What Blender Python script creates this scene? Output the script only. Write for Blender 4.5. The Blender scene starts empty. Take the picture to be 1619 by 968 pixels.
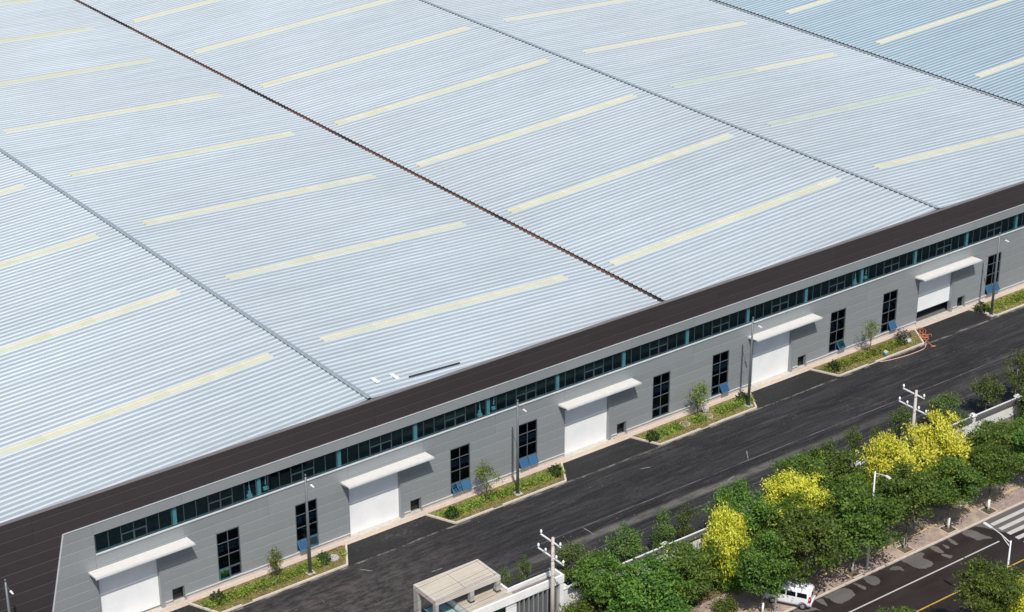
import bpy, math, random
import numpy as np
from mathutils import Vector, Matrix

S = bpy.context.scene
COL = S.collection
# ------------------------------------------------------------------ camera
cd = bpy.data.cameras.new("camera")
cam = bpy.data.objects.new("camera", cd)
COL.objects.link(cam)
cd.sensor_fit = 'HORIZONTAL'
cd.sensor_width = 36.0
cd.lens = 71.986
cd.clip_start = 1.0
cd.clip_end = 6000.0
yaw, pitch, roll = 0.6436, 0.4368, -0.0017
fw = Vector((math.sin(yaw) * math.cos(pitch), math.cos(yaw) * math.cos(pitch), -math.sin(pitch)))
rt = Vector((math.cos(yaw), -math.sin(yaw), 0))
up = rt.cross(fw)
c_, s_ = math.cos(roll), math.sin(roll)
r2 = rt * c_ + up * s_
u2 = -rt * s_ + up * c_
cam.matrix_world = Matrix(((r2.x, u2.x, -fw.x, -57.5681), (r2.y, u2.y, -fw.y, -132.6568),
                           (r2.z, u2.z, -fw.z, 94.9281), (0, 0, 0, 1)))
S.camera = cam
# ------------------------------------------------------------------ light
SUN_TRAVEL = Vector((0.55, 1.0, -1.6)).normalized()
w = bpy.data.worlds.new("World")
S.world = w
w.use_nodes = True
wn = w.node_tree.nodes
wn.clear()
sky = wn.new('ShaderNodeTexSky')
sky.sky_type = 'NISHITA'
sky.sun_disc = False
sky.sun_elevation = math.asin(-SUN_TRAVEL.z)
sky.sun_rotation = math.atan2(-SUN_TRAVEL.x, -SUN_TRAVEL.y)
sky.altitude = 50
sky.air_density = 1.0
sky.dust_density = 1.2
sky.ozone_density = 1.0
bg = wn.new('ShaderNodeBackground')
bg.inputs['Strength'].default_value = 0.11
wo = wn.new('ShaderNodeOutputWorld')
w.node_tree.links.new(sky.outputs[0], bg.inputs[0])
w.node_tree.links.new(bg.outputs[0], wo.inputs[0])
sd = bpy.data.lights.new("sun", 'SUN')
sd.energy = 4.3
sd.angle = math.radians(0.53)
sd.color = (1.0, 0.955, 0.89)
sun = bpy.data.objects.new("sun", sd)
COL.objects.link(sun)
sun.rotation_mode = 'QUATERNION'
sun.rotation_quaternion = SUN_TRAVEL.to_track_quat('-Z', 'Y')
sun.location = (-40, -120, 140)
S.view_settings.view_transform = 'Standard'
S.view_settings.look = 'None'
S.view_settings.exposure = 0.0
S.view_settings.gamma = 1.0

R = random.Random(7)

# ------------------------------------------------------------------ mesh helper
class MB:
    def __init__(s):
        s.v = []; s.f = []; s.m = []
    def quad(s, a, b, c, d, m=0):
        i = len(s.v); s.v += [a, b, c, d]; s.f.append((i, i + 1, i + 2, i + 3)); s.m.append(m)
    def box(s, x0, x1, y0, y1, z0, z1, m=0):
        s.hexa([(x0, y0, z0), (x1, y0, z0), (x1, y1, z0), (x0, y1, z0)],
               [(x0, y0, z1), (x1, y0, z1), (x1, y1, z1), (x0, y1, z1)], m)
        return s
    def hexa(s, lo, hi, m=0):            # two rings, counter-clockwise from above
        n = len(lo); i = len(s.v)
        s.v += list(lo) + list(hi)
        s.f.append(tuple(i + k for k in range(n))[::-1]); s.m.append(m)
        s.f.append(tuple(i + n + k for k in range(n))); s.m.append(m)
        for k in range(n):
            q = (k + 1) % n
            s.f.append((i + k, i + q, i + n + q, i + n + k)); s.m.append(m)
        return s
    def tube(s, pts, rad, n=8, m=0, cap=True):
        pts = [Vector(p) for p in pts]
        rad = rad if isinstance(rad, (list, tuple)) else [rad] * len(pts)
        i0 = len(s.v)
        for k, p in enumerate(pts):
            t = (pts[min(k + 1, len(pts) - 1)] - pts[max(k - 1, 0)]).normalized()
            ref = Vector((1, 0, 0)) if abs(t.x) < 0.9 else Vector((0, 1, 0))
            a = t.cross(ref).normalized(); b = t.cross(a)
            for q in range(n):
                th = 2 * math.pi * q / n
                s.v.append(tuple(p + (a * math.cos(th) + b * math.sin(th)) * rad[k]))
        for k in range(len(pts) - 1):
            for q in range(n):
                r_ = (q + 1) % n
                s.f.append((i0 + k * n + q, i0 + k * n + r_, i0 + (k + 1) * n + r_, i0 + (k + 1) * n + q)); s.m.append(m)
        if cap:
            s.f.append(tuple(i0 + q for q in range(n))[::-1]); s.m.append(m)
            e = i0 + (len(pts) - 1) * n
            s.f.append(tuple(e + q for q in range(n))); s.m.append(m)
        return s
    def disc(s, x, y, z0, z1, r, n=20, m=0):
        lo = [(x + r * math.cos(2 * math.pi * k / n), y + r * math.sin(2 * math.pi * k / n), z0) for k in range(n)]
        s.hexa(lo, [(a, b, z1) for a, b, _ in lo], m)
        return s
    def mesh(s, name, mats, smooth=False):
        me = bpy.data.meshes.new(name)
        me.from_pydata(s.v, [], s.f)
        for mt in (mats if isinstance(mats, (list, tuple)) else [mats]):
            me.materials.append(mt)
        if any(s.m): me.polygons.foreach_set('material_index', s.m)
        if smooth: me.polygons.foreach_set('use_smooth', [True] * len(me.polygons))
        me.update()
        return me

def obj(name, mb, mats, parent=None, smooth=False, loc=(0, 0, 0), kind=None, recalc=False):
    me = mb.mesh(name, mats, smooth) if isinstance(mb, MB) else mb
    o = bpy.data.objects.new(name, me)
    COL.objects.link(o)
    o.location = loc
    if parent: o.parent = parent
    if kind: o['kind'] = kind
    return o
def tag(o, label, cat, group=None):
    o['label'] = label; o['category'] = cat
    if group: o['group'] = group
    return o
def thing(name, label, cat, loc=(0, 0, 0), rz=0, group=None):
    o = bpy.data.objects.new(name, None)
    o.empty_display_size = 0.3
    COL.objects.link(o)
    o.location = loc; o.rotation_euler = (0, 0, rz)
    return tag(o, label, cat, group)
def copy_tree(root, loc, rz, label):
    r = root.copy(); COL.objects.link(r); r.location = loc; r.rotation_euler = (0, 0, rz); r['label'] = label
    def rec(a, b):
        for ch in list(a.children):
            c = ch.copy(); COL.objects.link(c); c.parent = b
            rec(ch, c)
    rec(root, r)
    return r

# ------------------------------------------------------------------ materials
class NT:
    def __init__(s, name):
        s.mat = bpy.data.materials.new(name); s.mat.use_nodes = True
        s.t = s.mat.node_tree; s.t.nodes.clear()
        s.out = s.t.nodes.new('ShaderNodeOutputMaterial')
    def n(s, ty, **kw):
        nd = s.t.nodes.new(ty)
        for k, v in kw.items():
            if k == 'inp':
                for a, b in v.items():
                    if hasattr(b, 'node'): s.t.links.new(b, nd.inputs[a])
                    else: nd.inputs[a].default_value = b
            else: setattr(nd, k, v)
        return nd
    def math(s, op, a, b=0.0, c=None, clamp=False):
        nd = s.n('ShaderNodeMath', operation=op, use_clamp=clamp)
        for i, v in enumerate((a, b) + ((c,) if c is not None else ())):
            if hasattr(v, 'node'): s.t.links.new(v, nd.inputs[i])
            else: nd.inputs[i].default_value = v
        return nd.outputs[0]
    def mix(s, f, a, b):
        nd = s.n('ShaderNodeMix', data_type='RGBA')
        for i, v in ((0, f), (6, a), (7, b)):
            if hasattr(v, 'node'): s.t.links.new(v, nd.inputs[i])
            else: nd.inputs[i].default_value = v if i == 0 else (tuple(v) + (1.0,))[:4]
        return nd.outputs[2]
    def coord(s, kind='Object'):
        return s.n('ShaderNodeTexCoord').outputs[kind]
    def pos(s):
        return s.n('ShaderNodeNewGeometry').outputs['Position']
    def xyz(s, v):
        nd = s.n('ShaderNodeSeparateXYZ'); s.t.links.new(v, nd.inputs[0]); return nd.outputs
    def noise(s, vec, scale, detail=3, rough=0.55, stretch=None):
        if stretch:
            mp = s.n('ShaderNodeMapping', inp={'Vector': vec}); mp.inputs['Scale'].default_value = stretch
            vec = mp.outputs[0]
        return s.n('ShaderNodeTexNoise', inp={'Vector': vec, 'Scale': scale, 'Detail': detail, 'Roughness': rough}).outputs[0]
    def ramp(s, f, lo, hi, a=0.0, b=1.0):
        return s.n('ShaderNodeMapRange', inp={'Value': f, 'From Min': lo, 'From Max': hi, 'To Min': a, 'To Max': b}).outputs[0]
    def bump(s, h, strength=0.3, dist=0.02):
        return s.n('ShaderNodeBump', inp={'Height': h, 'Strength': strength, 'Distance': dist}).outputs[0]
    def bsdf(s, col, rough=0.6, metal=0.0, normal=None, spec=0.5):
        b = s.n('ShaderNodeBsdfPrincipled')
        for k, v in (('Base Color', col), ('Roughness', rough), ('Metallic', metal), ('Specular IOR Level', spec)):
            if hasattr(v, 'node'): s.t.links.new(v, b.inputs[k])
            else: b.inputs[k].default_value = (tuple(v) + (1.0,))[:4] if k == 'Base Color' else v
        if normal is not None: s.t.links.new(normal, b.inputs['Normal'])
        s.t.links.new(b.outputs[0], s.out.inputs[0])
        return b
def simple(name, col, rough=0.6, metal=0.0, var=0.12, scale=1.5, stretch=None, spec=0.5, bump=0.0):
    t = NT(name)
    f = t.noise(t.pos(), scale, 4, 0.6, stretch)
    f2 = t.noise(t.pos(), scale * 9, 3, 0.6)
    g = t.math('ADD', t.math('MULTIPLY', f, 0.7), t.math('MULTIPLY', f2, 0.3))
    c = t.mix(t.ramp(g, 0.3, 0.7), [x * (1 - var) for x in col], [min(1, x * (1 + var)) for x in col])
    nm = t.bump(f2, bump, 0.02) if bump else None
    t.bsdf(c, rough, metal, nm, spec)
    return t.mat
def leafmat(name, dark, light, transl=0.25, hue=(0.475, 0.515), val=(0.75, 1.25)):
    t = NT(name)
    rnd = t.n('ShaderNodeNewGeometry').outputs['Random Per Island']
    ob = t.n('ShaderNodeObjectInfo').outputs['Random']
    cl = t.noise(t.coord(), 0.9, 2)
    f = t.math('ADD', t.math('MULTIPLY', rnd, 0.55), t.ramp(cl, 0.32, 0.68, 0, 0.45))
    c = t.mix(f, dark, light)
    hs = t.n('ShaderNodeHueSaturation', inp={'Color': c, 'Hue': t.ramp(ob, 0, 1, *hue), 'Saturation': 1.0, 'Value': t.ramp(ob, 0, 1, *val)})
    d = t.n('ShaderNodeBsdfPrincipled', inp={'Base Color': hs.outputs[0], 'Roughness': 0.55, 'Specular IOR Level': 0.3})
    tr = t.n('ShaderNodeBsdfTranslucent', inp={'Color': hs.outputs[0]})
    mx = t.n('ShaderNodeMixShader', inp={0: transl, 1: d.outputs[0], 2: tr.outputs[0]})
    t.t.links.new(mx.outputs[0], t.out.inputs[0])
    return t.mat
def glassmat(name, tint, refl, base, rough=0.02):
    t = NT(name)
    g = t.n('ShaderNodeNewGeometry').outputs
    dt = t.n('ShaderNodeVectorMath', operation='DOT_PRODUCT', inp={0: g['Normal'], 1: g['Incoming']}).outputs['Value']
    sch = t.math('POWER', t.math('SUBTRACT', 1.0, t.math('ABSOLUTE', dt), clamp=True), 5.0)      # Schlick, the same from both sides
    f = t.math('ADD', t.math('MULTIPLY', sch, 0.9), base, clamp=True)
    tr = t.n('ShaderNodeBsdfTransparent', inp={'Color': tuple(tint) + (1,)})
    gl = t.n('ShaderNodeBsdfGlossy', inp={'Color': tuple(refl) + (1,), 'Roughness': rough})
    mx = t.n('ShaderNodeMixShader', inp={0: f, 1: tr.outputs[0], 2: gl.outputs[0]})
    t.t.links.new(mx.outputs[0], t.out.inputs[0])
    return t.mat

M = {}
# roof sheet: pan coloured darker than rib, painting in the ribs' light contrast
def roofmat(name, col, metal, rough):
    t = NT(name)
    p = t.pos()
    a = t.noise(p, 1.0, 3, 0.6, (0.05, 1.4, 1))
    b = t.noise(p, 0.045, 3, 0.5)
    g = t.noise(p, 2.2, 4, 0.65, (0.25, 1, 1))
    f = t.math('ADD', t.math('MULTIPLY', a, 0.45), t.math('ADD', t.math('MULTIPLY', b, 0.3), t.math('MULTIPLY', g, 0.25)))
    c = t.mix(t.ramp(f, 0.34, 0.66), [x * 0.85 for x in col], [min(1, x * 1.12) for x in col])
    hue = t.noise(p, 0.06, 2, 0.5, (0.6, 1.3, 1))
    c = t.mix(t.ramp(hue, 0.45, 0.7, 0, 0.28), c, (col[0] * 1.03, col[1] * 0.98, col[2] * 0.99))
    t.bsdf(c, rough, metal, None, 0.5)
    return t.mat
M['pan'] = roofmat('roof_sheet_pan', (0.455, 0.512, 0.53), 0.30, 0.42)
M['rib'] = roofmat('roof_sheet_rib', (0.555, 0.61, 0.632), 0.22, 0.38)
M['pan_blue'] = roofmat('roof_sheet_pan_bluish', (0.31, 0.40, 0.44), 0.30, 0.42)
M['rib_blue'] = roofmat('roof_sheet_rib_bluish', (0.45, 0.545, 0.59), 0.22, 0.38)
M['ridge'] = simple('ridge_cap_metal', (0.36, 0.42, 0.45), 0.45, 0.3)
t = NT('rusty_gutter')
f = t.noise(t.pos(), 0.07, 3, 0.6, (0, 1, 0))
c = t.mix(t.ramp(f, 0.42, 0.50), (0.03, 0.022, 0.021), (0.15, 0.068, 0.048))
c = t.mix(t.ramp(t.noise(t.pos(), 1.2, 4), 0.35, 0.7, 0, 0.5), c, (0.05, 0.03, 0.025))
t.bsdf(c, 0.85)
M['gutter'] = t.mat
M['gutter_line'] = simple('gutter_flashing', (0.5, 0.55, 0.58), 0.5, 0.3)
t = NT('skylight_sheet')
ob = t.n('ShaderNodeObjectInfo').outputs['Random']
c = t.mix(ob, (0.57, 0.56, 0.37), (0.65, 0.61, 0.46))
c2 = t.mix(t.ramp(t.noise(t.pos(), 0.25, 3), 0.4, 0.65, 0, 0.5), c, (0.56, 0.60, 0.48))
t.bsdf(c2, 0.45, 0, None, 0.4)
M['skylight'] = t.mat
M['skylight_faint'] = simple('skylight_sheet_greyed', (0.47, 0.53, 0.43), 0.45, 0, 0.10, 0.6)
def clad(name, col, rough, metal):
    t = NT(name)
    ob = t.n('ShaderNodeObjectInfo').outputs['Random']
    p = t.pos()
    g = t.noise(p, 1.2, 4, 0.6, (0.4, 1, 1.5))
    st = t.noise(p, 1.0, 3, 0.5, (3.0, 1, 0.12))
    f = t.math('ADD', t.math('MULTIPLY', ob, 0.35), t.math('ADD', t.math('MULTIPLY', g, 0.35), t.math('MULTIPLY', st, 0.3)))
    c = t.mix(f, [x * 0.87 for x in col], [x * 1.13 for x in col])
    # fine horizontal micro-ribs of the sandwich panel
    z = t.xyz(p)[2]
    wv = t.math('SINE', t.math('MULTIPLY', z, 2 * math.pi / 0.117))
    t.bsdf(c, rough, metal, t.bump(wv, 0.25, 0.006))
    return t.mat
M['grey'] = clad('grey_wall_cladding', (0.275, 0.295, 0.303), 0.45, 0.15)
M['brown'] = clad('dark_brown_cladding', (0.044, 0.037, 0.038), 0.5, 0.1)
M['backing'] = simple('wall_backing', (0.16, 0.165, 0.17), 0.7)
M['brownback'] = simple('brown_backing', (0.20, 0.17, 0.16), 0.6)
M['flash'] = simple('pale_flashing', (0.62, 0.64, 0.65), 0.4, 0.2)
M['frame'] = simple('window_frame_grey', (0.06, 0.085, 0.10), 0.45, 0.3)
M['tallframe'] = simple('tall_window_frame', (0.13, 0.155, 0.17), 0.45, 0.3)
M['bluefr'] = simple('sash_frame_blue', (0.05, 0.15, 0.23), 0.45, 0.2)
M['glass'] = glassmat('tinted_glass', (0.66, 0.86, 0.89), (0.55, 0.88, 1.0), 0.085)
M['winglass'] = glassmat('dark_window_glass', (0.25, 0.32, 0.42), (0.35, 0.5, 0.8), 0.03)
M['sashglass'] = glassmat('blue_sash_glass', (0.05, 0.12, 0.2), (0.42, 0.74, 0.92), 0.58, 0.05)
M['column'] = simple('steel_column_paint', (0.42, 0.47, 0.48), 0.5)
M['interior'] = simple('interior_concrete', (0.13, 0.13, 0.13), 0.8)
M['inwall'] = simple('interior_panel', (0.12, 0.13, 0.14), 0.8)
t = NT('roller_door_white')
z = t.xyz(t.pos())[2]
wv = t.math('SINE', t.math('MULTIPLY', z, 2 * math.pi / 0.11))
g = t.noise(t.pos(), 0.7, 4)
t.bsdf(t.mix(t.ramp(g, 0.35, 0.65), (0.80, 0.81, 0.81), (0.87, 0.87, 0.86)), 0.5, 0, t.bump(wv, 0.35, 0.01))
M['door'] = t.mat
M['canopy'] = simple('canopy_white', (0.66, 0.64, 0.60), 0.45, 0.0, 0.06)
M['plinth'] = simple('plinth_render', (0.50, 0.46, 0.43), 0.8, 0, 0.12, 1.0)
M['sill'] = simple('pale_concrete', (0.50, 0.46, 0.40), 0.85, 0, 0.2, 2.5, bump=0.4)
M['kerb'] = simple('kerb_stone', (0.58, 0.50, 0.42), 0.85, 0, 0.14, 2.0, bump=0.3)
M['soil'] = simple('dry_soil', (0.20, 0.155, 0.075), 0.95, 0, 0.45, 1.6, bump=0.8)
M['lamp'] = simple('lamp_post_grey', (0.15, 0.17, 0.18), 0.5, 0.3)
M['lampw'] = simple('lamp_post_white', (0.72, 0.73, 0.74), 0.4, 0.1)
M['lens'] = simple('lamp_lens', (0.75, 0.72, 0.70), 0.3)
M['dark'] = simple('dark_rubber', (0.03, 0.03, 0.03), 0.7)
M['white'] = simple('white_render', (0.76, 0.755, 0.73), 0.75, 0, 0.12, 0.8)
M['cream'] = simple('cream_stone', (0.53, 0.475, 0.385), 0.75, 0, 0.1, 0.9)
M['portal'] = simple('gatehouse_cladding', (0.36, 0.345, 0.32), 0.7, 0, 0.12, 0.7)
M['portaltop'] = simple('gatehouse_border', (0.53, 0.48, 0.42), 0.75, 0, 0.1, 0.9)
M['deck'] = simple('gatehouse_roof_deck', (0.46, 0.41, 0.34), 0.85, 0, 0.15, 0.8)
M['teal'] = glassmat('teal_glass', (0.10, 0.35, 0.34), (0.6, 0.95, 0.95), 0.12)
M['tealroof'] = simple('frosted_teal_glass', (0.26, 0.45, 0.43), 0.15)
M['fin'] = simple('louvre_fin', (0.26, 0.27, 0.28), 0.5, 0.2)
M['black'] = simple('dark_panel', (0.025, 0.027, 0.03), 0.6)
M['conc'] = simple('concrete_pole', (0.52, 0.47, 0.43), 0.85, 0, 0.15, 2.0, (1, 1, 0.3))
M['insul'] = simple('white_porcelain', (0.85, 0.85, 0.84), 0.25)
M['steel'] = simple('galvanised_steel', (0.45, 0.47, 0.48), 0.4, 0.5)
M['coping'] = simple('grey_roof_tile', (0.075, 0.075, 0.075), 0.7, 0, 0.2, 4.0)
M['stone'] = simple('grey_stone_base', (0.26, 0.25, 0.24), 0.85, 0, 0.25, 3.0, bump=0.5)
M['bark'] = simple('tree_bark', (0.13, 0.10, 0.08), 0.9, 0, 0.35, 5.0, bump=0.6)
M['palebark'] = simple('pale_bark', (0.33, 0.30, 0.26), 0.9, 0, 0.3, 5.0, bump=0.5)
M['limewash'] = simple('limewash', (0.80, 0.80, 0.78), 0.8)
M['orange'] = simple('orange_hose', (0.46, 0.17, 0.075), 0.5, 0, 0.2, 3)
M['palehose'] = simple('pale_orange_cable', (0.66, 0.42, 0.30), 0.6, 0, 0.2, 3)
M['bluepl'] = simple('blue_plastic', (0.10, 0.22, 0.34), 0.5)
M['sack'] = simple('woven_sack', (0.50, 0.50, 0.44), 0.8, 0, 0.15, 5)
M['brush'] = simple('dry_brushwood', (0.13, 0.10, 0.085), 0.9, 0, 0.5, 6)
M['manhole'] = simple('manhole_lid', (0.42, 0.40, 0.38), 0.8, 0, 0.15, 5)
M['manring'] = simple('manhole_ring', (0.55, 0.46, 0.36), 0.85, 0, 0.15, 5)
M['mandark'] = simple('manhole_iron', (0.22, 0.18, 0.16), 0.8, 0, 0.15, 5)
M['yellowp'] = simple('yellow_road_paint', (0.50, 0.33, 0.045), 0.7, 0, 0.2, 3)
M['whitep'] = simple('white_road_paint', (0.50, 0.48, 0.465), 0.7, 0, 0.12, 3)
M['tactile'] = simple('tactile_paving', (0.52, 0.38, 0.19), 0.85, 0, 0.2, 2.5)
M['carw'] = simple('white_car_paint', (0.80, 0.81, 0.82), 0.25, 0, 0.02)
M['carglass'] = simple('car_glass', (0.012, 0.014, 0.018), 0.08, 0, 0.1)
M['tyre'] = simple('tyre_rubber', (0.025, 0.024, 0.024), 0.8)
M['rim'] = simple('alloy_rim', (0.45, 0.46, 0.47), 0.35, 0.5)
M['red'] = simple('tail_lamp_red', (0.45, 0.015, 0.03), 0.25)
M['scuff'] = simple('cement_dust', (0.20, 0.19, 0.18), 0.9, 0, 0.35, 6)
M['wire'] = simple('black_wire', (0.02, 0.02, 0.02), 0.6)
# leaves
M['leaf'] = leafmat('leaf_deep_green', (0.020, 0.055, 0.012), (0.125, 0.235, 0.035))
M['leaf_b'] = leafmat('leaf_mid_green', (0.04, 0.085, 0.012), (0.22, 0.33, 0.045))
M['leaf_y'] = leafmat('leaf_young_green', (0.045, 0.08, 0.02), (0.18, 0.25, 0.055))
M['gold'] = leafmat('golden_blossom', (0.58, 0.555, 0.012), (0.92, 0.90, 0.17), 0.3, (0.495, 0.508), (0.92, 1.05))
M['lime'] = leafmat('lime_leaf', (0.22, 0.30, 0.012), (0.58, 0.62, 0.05), 0.3, (0.495, 0.51), (0.9, 1.1))
M['box'] = leafmat('boxwood_leaf', (0.014, 0.035, 0.010), (0.05, 0.10, 0.024), 0.12)
M['hedge'] = leafmat('low_plant_leaf', (0.08, 0.15, 0.018), (0.38, 0.44, 0.07), 0.25)
M['straw'] = leafmat('dry_grass', (0.17, 0.145, 0.03), (0.38, 0.35, 0.10), 0.2)

# ground
t = NT('bare_earth')
p = t.pos()
g = t.noise(p, 0.35, 5, 0.6); h = t.noise(p, 3.0, 4, 0.6)
c = t.mix(t.ramp(g, 0.38, 0.6), (0.055, 0.05, 0.028), (0.17, 0.115, 0.065))
c = t.mix(t.ramp(h, 0.45, 0.75, 0, 0.6), c, (0.24, 0.16, 0.095))
t.bsdf(c, 0.95, 0, t.bump(h, 0.7, 0.06))
M['earth'] = t.mat
# yard asphalt
t = NT('yard_asphalt')
p = t.pos(); X, Y, Z = t.xyz(p)
str1 = t.noise(p, 0.5, 5, 0.6, (0.10, 1.3, 1))
str2 = t.noise(p, 1.0, 5, 0.65, (0.22, 2.6, 1))
blot = t.noise(p, 0.13, 4, 0.55)
fine = t.noise(p, 9.0, 3, 0.7)
c = t.mix(t.ramp(str1, 0.36, 0.66), (0.011, 0.0107, 0.0122), (0.027, 0.026, 0.0275))
c = t.mix(t.ramp(str2, 0.50, 0.74, 0, 0.8), c, (0.062, 0.058, 0.057))
c = t.mix(t.ramp(fine, 0.52, 0.8, 0, 0.45), c, (0.07, 0.066, 0.064))
str3 = t.noise(p, 2.4, 4, 0.7, (0.10, 1.8, 1))
c = t.mix(t.ramp(str3, 0.56, 0.70, 0, 0.55), c, (0.068, 0.064, 0.063))
c = t.mix(t.ramp(str3, 0.42, 0.32, 0, 0.6), c, (0.010, 0.010, 0.011))
def band(y, hw, soft):
    d = t.math('ABSOLUTE', t.math('SUBTRACT', Y, y))
    return t.ramp(d, hw, hw + soft, 1, 0)
wob = t.math('MULTIPLY', t.math('SUBTRACT', t.noise(p, 0.25, 3), 0.5), 0.5)
Yw = t.math('ADD', Y, wob)
def bandw(y, hw, soft):
    d = t.math('ABSOLUTE', t.math('SUBTRACT', Yw, y))
    return t.ramp(d, hw, hw + soft, 1, 0)
# dusty stretch in front of the first bays
dust = t.math('MULTIPLY', t.math('MULTIPLY', t.ramp(X, 36, 20, 0, 1), bandw(-9.5, 3.0, 3.2)), t.ramp(t.noise(p, 1.6, 6, 0.75, (0.5, 1.3, 1)), 0.42, 0.72))
c = t.mix(t.math('MULTIPLY', dust, 0.62), c, (0.19, 0.155, 0.14))
# pale seam and cement-dust band running along the yard
rub = t.ramp(t.noise(p, 1.2, 4, 0.7, (0.3, 1, 1)), 0.35, 0.62)
seam = t.math('MULTIPLY', band(-10.95, 0.035, 0.05), t.ramp(X, 33, 38, 0, 1))
c = t.mix(t.math('MULTIPLY', seam, t.ramp(rub, 0, 1, 0.08, 0.6)), c, (0.22, 0.205, 0.20))
cem = t.math('MULTIPLY', bandw(-12.75, 0.22, 0.45), t.ramp(X, 30, 38, 0, 1))
cem = t.math('MULTIPLY', cem, t.ramp(X, 62, 80, 1, 0.25))
c = t.mix(t.math('MULTIPLY', cem, t.ramp(rub, 0, 1, 0.1, 0.75)), c, (0.20, 0.19, 0.165))
seam2 = t.math('MULTIPLY', band(-14.55, 0.03, 0.06), t.ramp(rub, 0, 1, 0.1, 0.7))
# smoother, bluish younger asphalt beyond the seam
yng = t.ramp(Y, -14.55, -14.65, 0, 1)
c = t.mix(t.math('MULTIPLY', yng, 0.7), c, t.mix(t.ramp(blot, 0.3, 0.7), (0.022, 0.023, 0.027), (0.034, 0.034, 0.039)))
c = t.mix(seam2, c, (0.16, 0.15, 0.14))
# door aprons: blacker patches that end in a pale joint
ap = t.ramp(Y, -3.95, -3.85, 0, 1)
c = t.mix(t.math('MULTIPLY', ap, 0.8), c, t.mix(t.ramp(fine, 0.4, 0.7), (0.014, 0.0135, 0.014), (0.027, 0.026, 0.026)))
j = t.math('MULTIPLY', bandw(-3.95, 0.05, 0.10), t.ramp(t.noise(p, 0.7, 4, 0.7), 0.42, 0.6))
c = t.mix(j, c, (0.20, 0.185, 0.17))
pd = t.noise(p, 0.22, 6, 0.72, (0.45, 1.2, 1))
c = t.mix(t.math('MULTIPLY', t.ramp(pd, 0.54, 0.66), t.ramp(t.noise(p, 2.5, 4, 0.75), 0.42, 0.65, 0, 0.75)), c, (0.095, 0.086, 0.083))
# tyre scuffs
sc = t.noise(p, 0.9, 5, 0.7, (0.07, 1.8, 1))
c = t.mix(t.ramp(sc, 0.58, 0.70, 0, 0.6), c, (0.10, 0.092, 0.09))
# white crumbs
gr = t.noise(p, 4.5, 2, 0.8)
c = t.mix(t.ramp(gr, 0.56, 0.74, 0, 0.6), c, (0.072, 0.068, 0.066))
c = t.mix(t.ramp(gr, 0.42, 0.3, 0, 0.6), c, (0.010, 0.0098, 0.0105))
vo = t.n('ShaderNodeTexVoronoi', inp={'Vector': p, 'Scale': 1.3})
cr = t.math('MULTIPLY', t.math('LESS_THAN', vo.outputs['Distance'], 0.06), t.math('GREATER_THAN', t.noise(p, 0.25, 3), 0.56))
c = t.mix(t.math('MULTIPLY', cr, 0.7), c, (0.35, 0.33, 0.31))
t.bsdf(c, 0.75, 0, t.bump(fine, 0.5, 0.012), 0.35)
M['asphalt'] = t.mat
# street, dry and wet
t = NT('dry_street_asphalt')
p = t.pos(); fine = t.noise(p, 7, 4, 0.7); b = t.noise(p, 0.5, 4, 0.6, (0.3, 1, 1))
c = t.mix(t.ramp(b, 0.35, 0.65), (0.09, 0.082, 0.077), (0.135, 0.122, 0.112))
c = t.mix(t.ramp(fine, 0.5, 0.8, 0, 0.4), c, (0.20, 0.185, 0.175))
t.bsdf(c, 0.85, 0, t.bump(fine, 0.4, 0.01))
M['street'] = t.mat
t = NT('wet_street_asphalt')
p = t.pos(); fine = t.noise(p, 7, 4, 0.7); b = t.noise(p, 0.6, 4, 0.6, (0.3, 1, 1))
c = t.mix(t.ramp(b, 0.35, 0.65), (0.026, 0.019, 0.017), (0.038, 0.029, 0.027))
t.bsdf(c, t.ramp(b, 0.3, 0.7, 0.42, 0.6), 0, t.bump(fine, 0.15, 0.006), 0.3)
M['wet'] = t.mat
# pavement
t = NT('paving_bricks')
p = t.pos()
br = t.n('ShaderNodeTexBrick', inp={'Vector': p, 'Color1': (0.30, 0.215, 0.185, 1), 'Color2': (0.38, 0.30, 0.26, 1), 'Mortar': (0.20, 0.16, 0.14, 1), 'Scale': 1.0, 'Mortar Size': 0.012, 'Brick Width': 0.42, 'Row Height': 0.21})
g = t.noise(p, 0.5, 5, 0.65)
c = t.mix(t.ramp(g, 0.46, 0.60, 0, 0.85), br.outputs[0], (0.46, 0.36, 0.27))
c = t.mix(t.ramp(t.noise(p, 1.6, 5, 0.75), 0.52, 0.72, 0, 0.6), c, (0.19, 0.145, 0.12))
t.bsdf(c, 0.9, 0, t.bump(br.outputs['Fac'], 0.4, -0.01))
M['paving'] = t.mat
t = NT('apron_paving')
p = t.pos(); g = t.noise(p, 0.8, 4, 0.6)
br = t.n('ShaderNodeTexBrick', inp={'Vector': p, 'Color1': (0.50, 0.42, 0.37, 1), 'Color2': (0.56, 0.47, 0.40, 1), 'Mortar': (0.36, 0.30, 0.26, 1), 'Scale': 1.0, 'Mortar Size': 0.012, 'Brick Width': 0.6, 'Row Height': 0.45})
c = t.mix(t.ramp(g, 0.4, 0.65, 0, 0.6), br.outputs[0], (0.54, 0.42, 0.30))
t.bsdf(c, 0.9)
M['apron'] = t.mat

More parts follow.
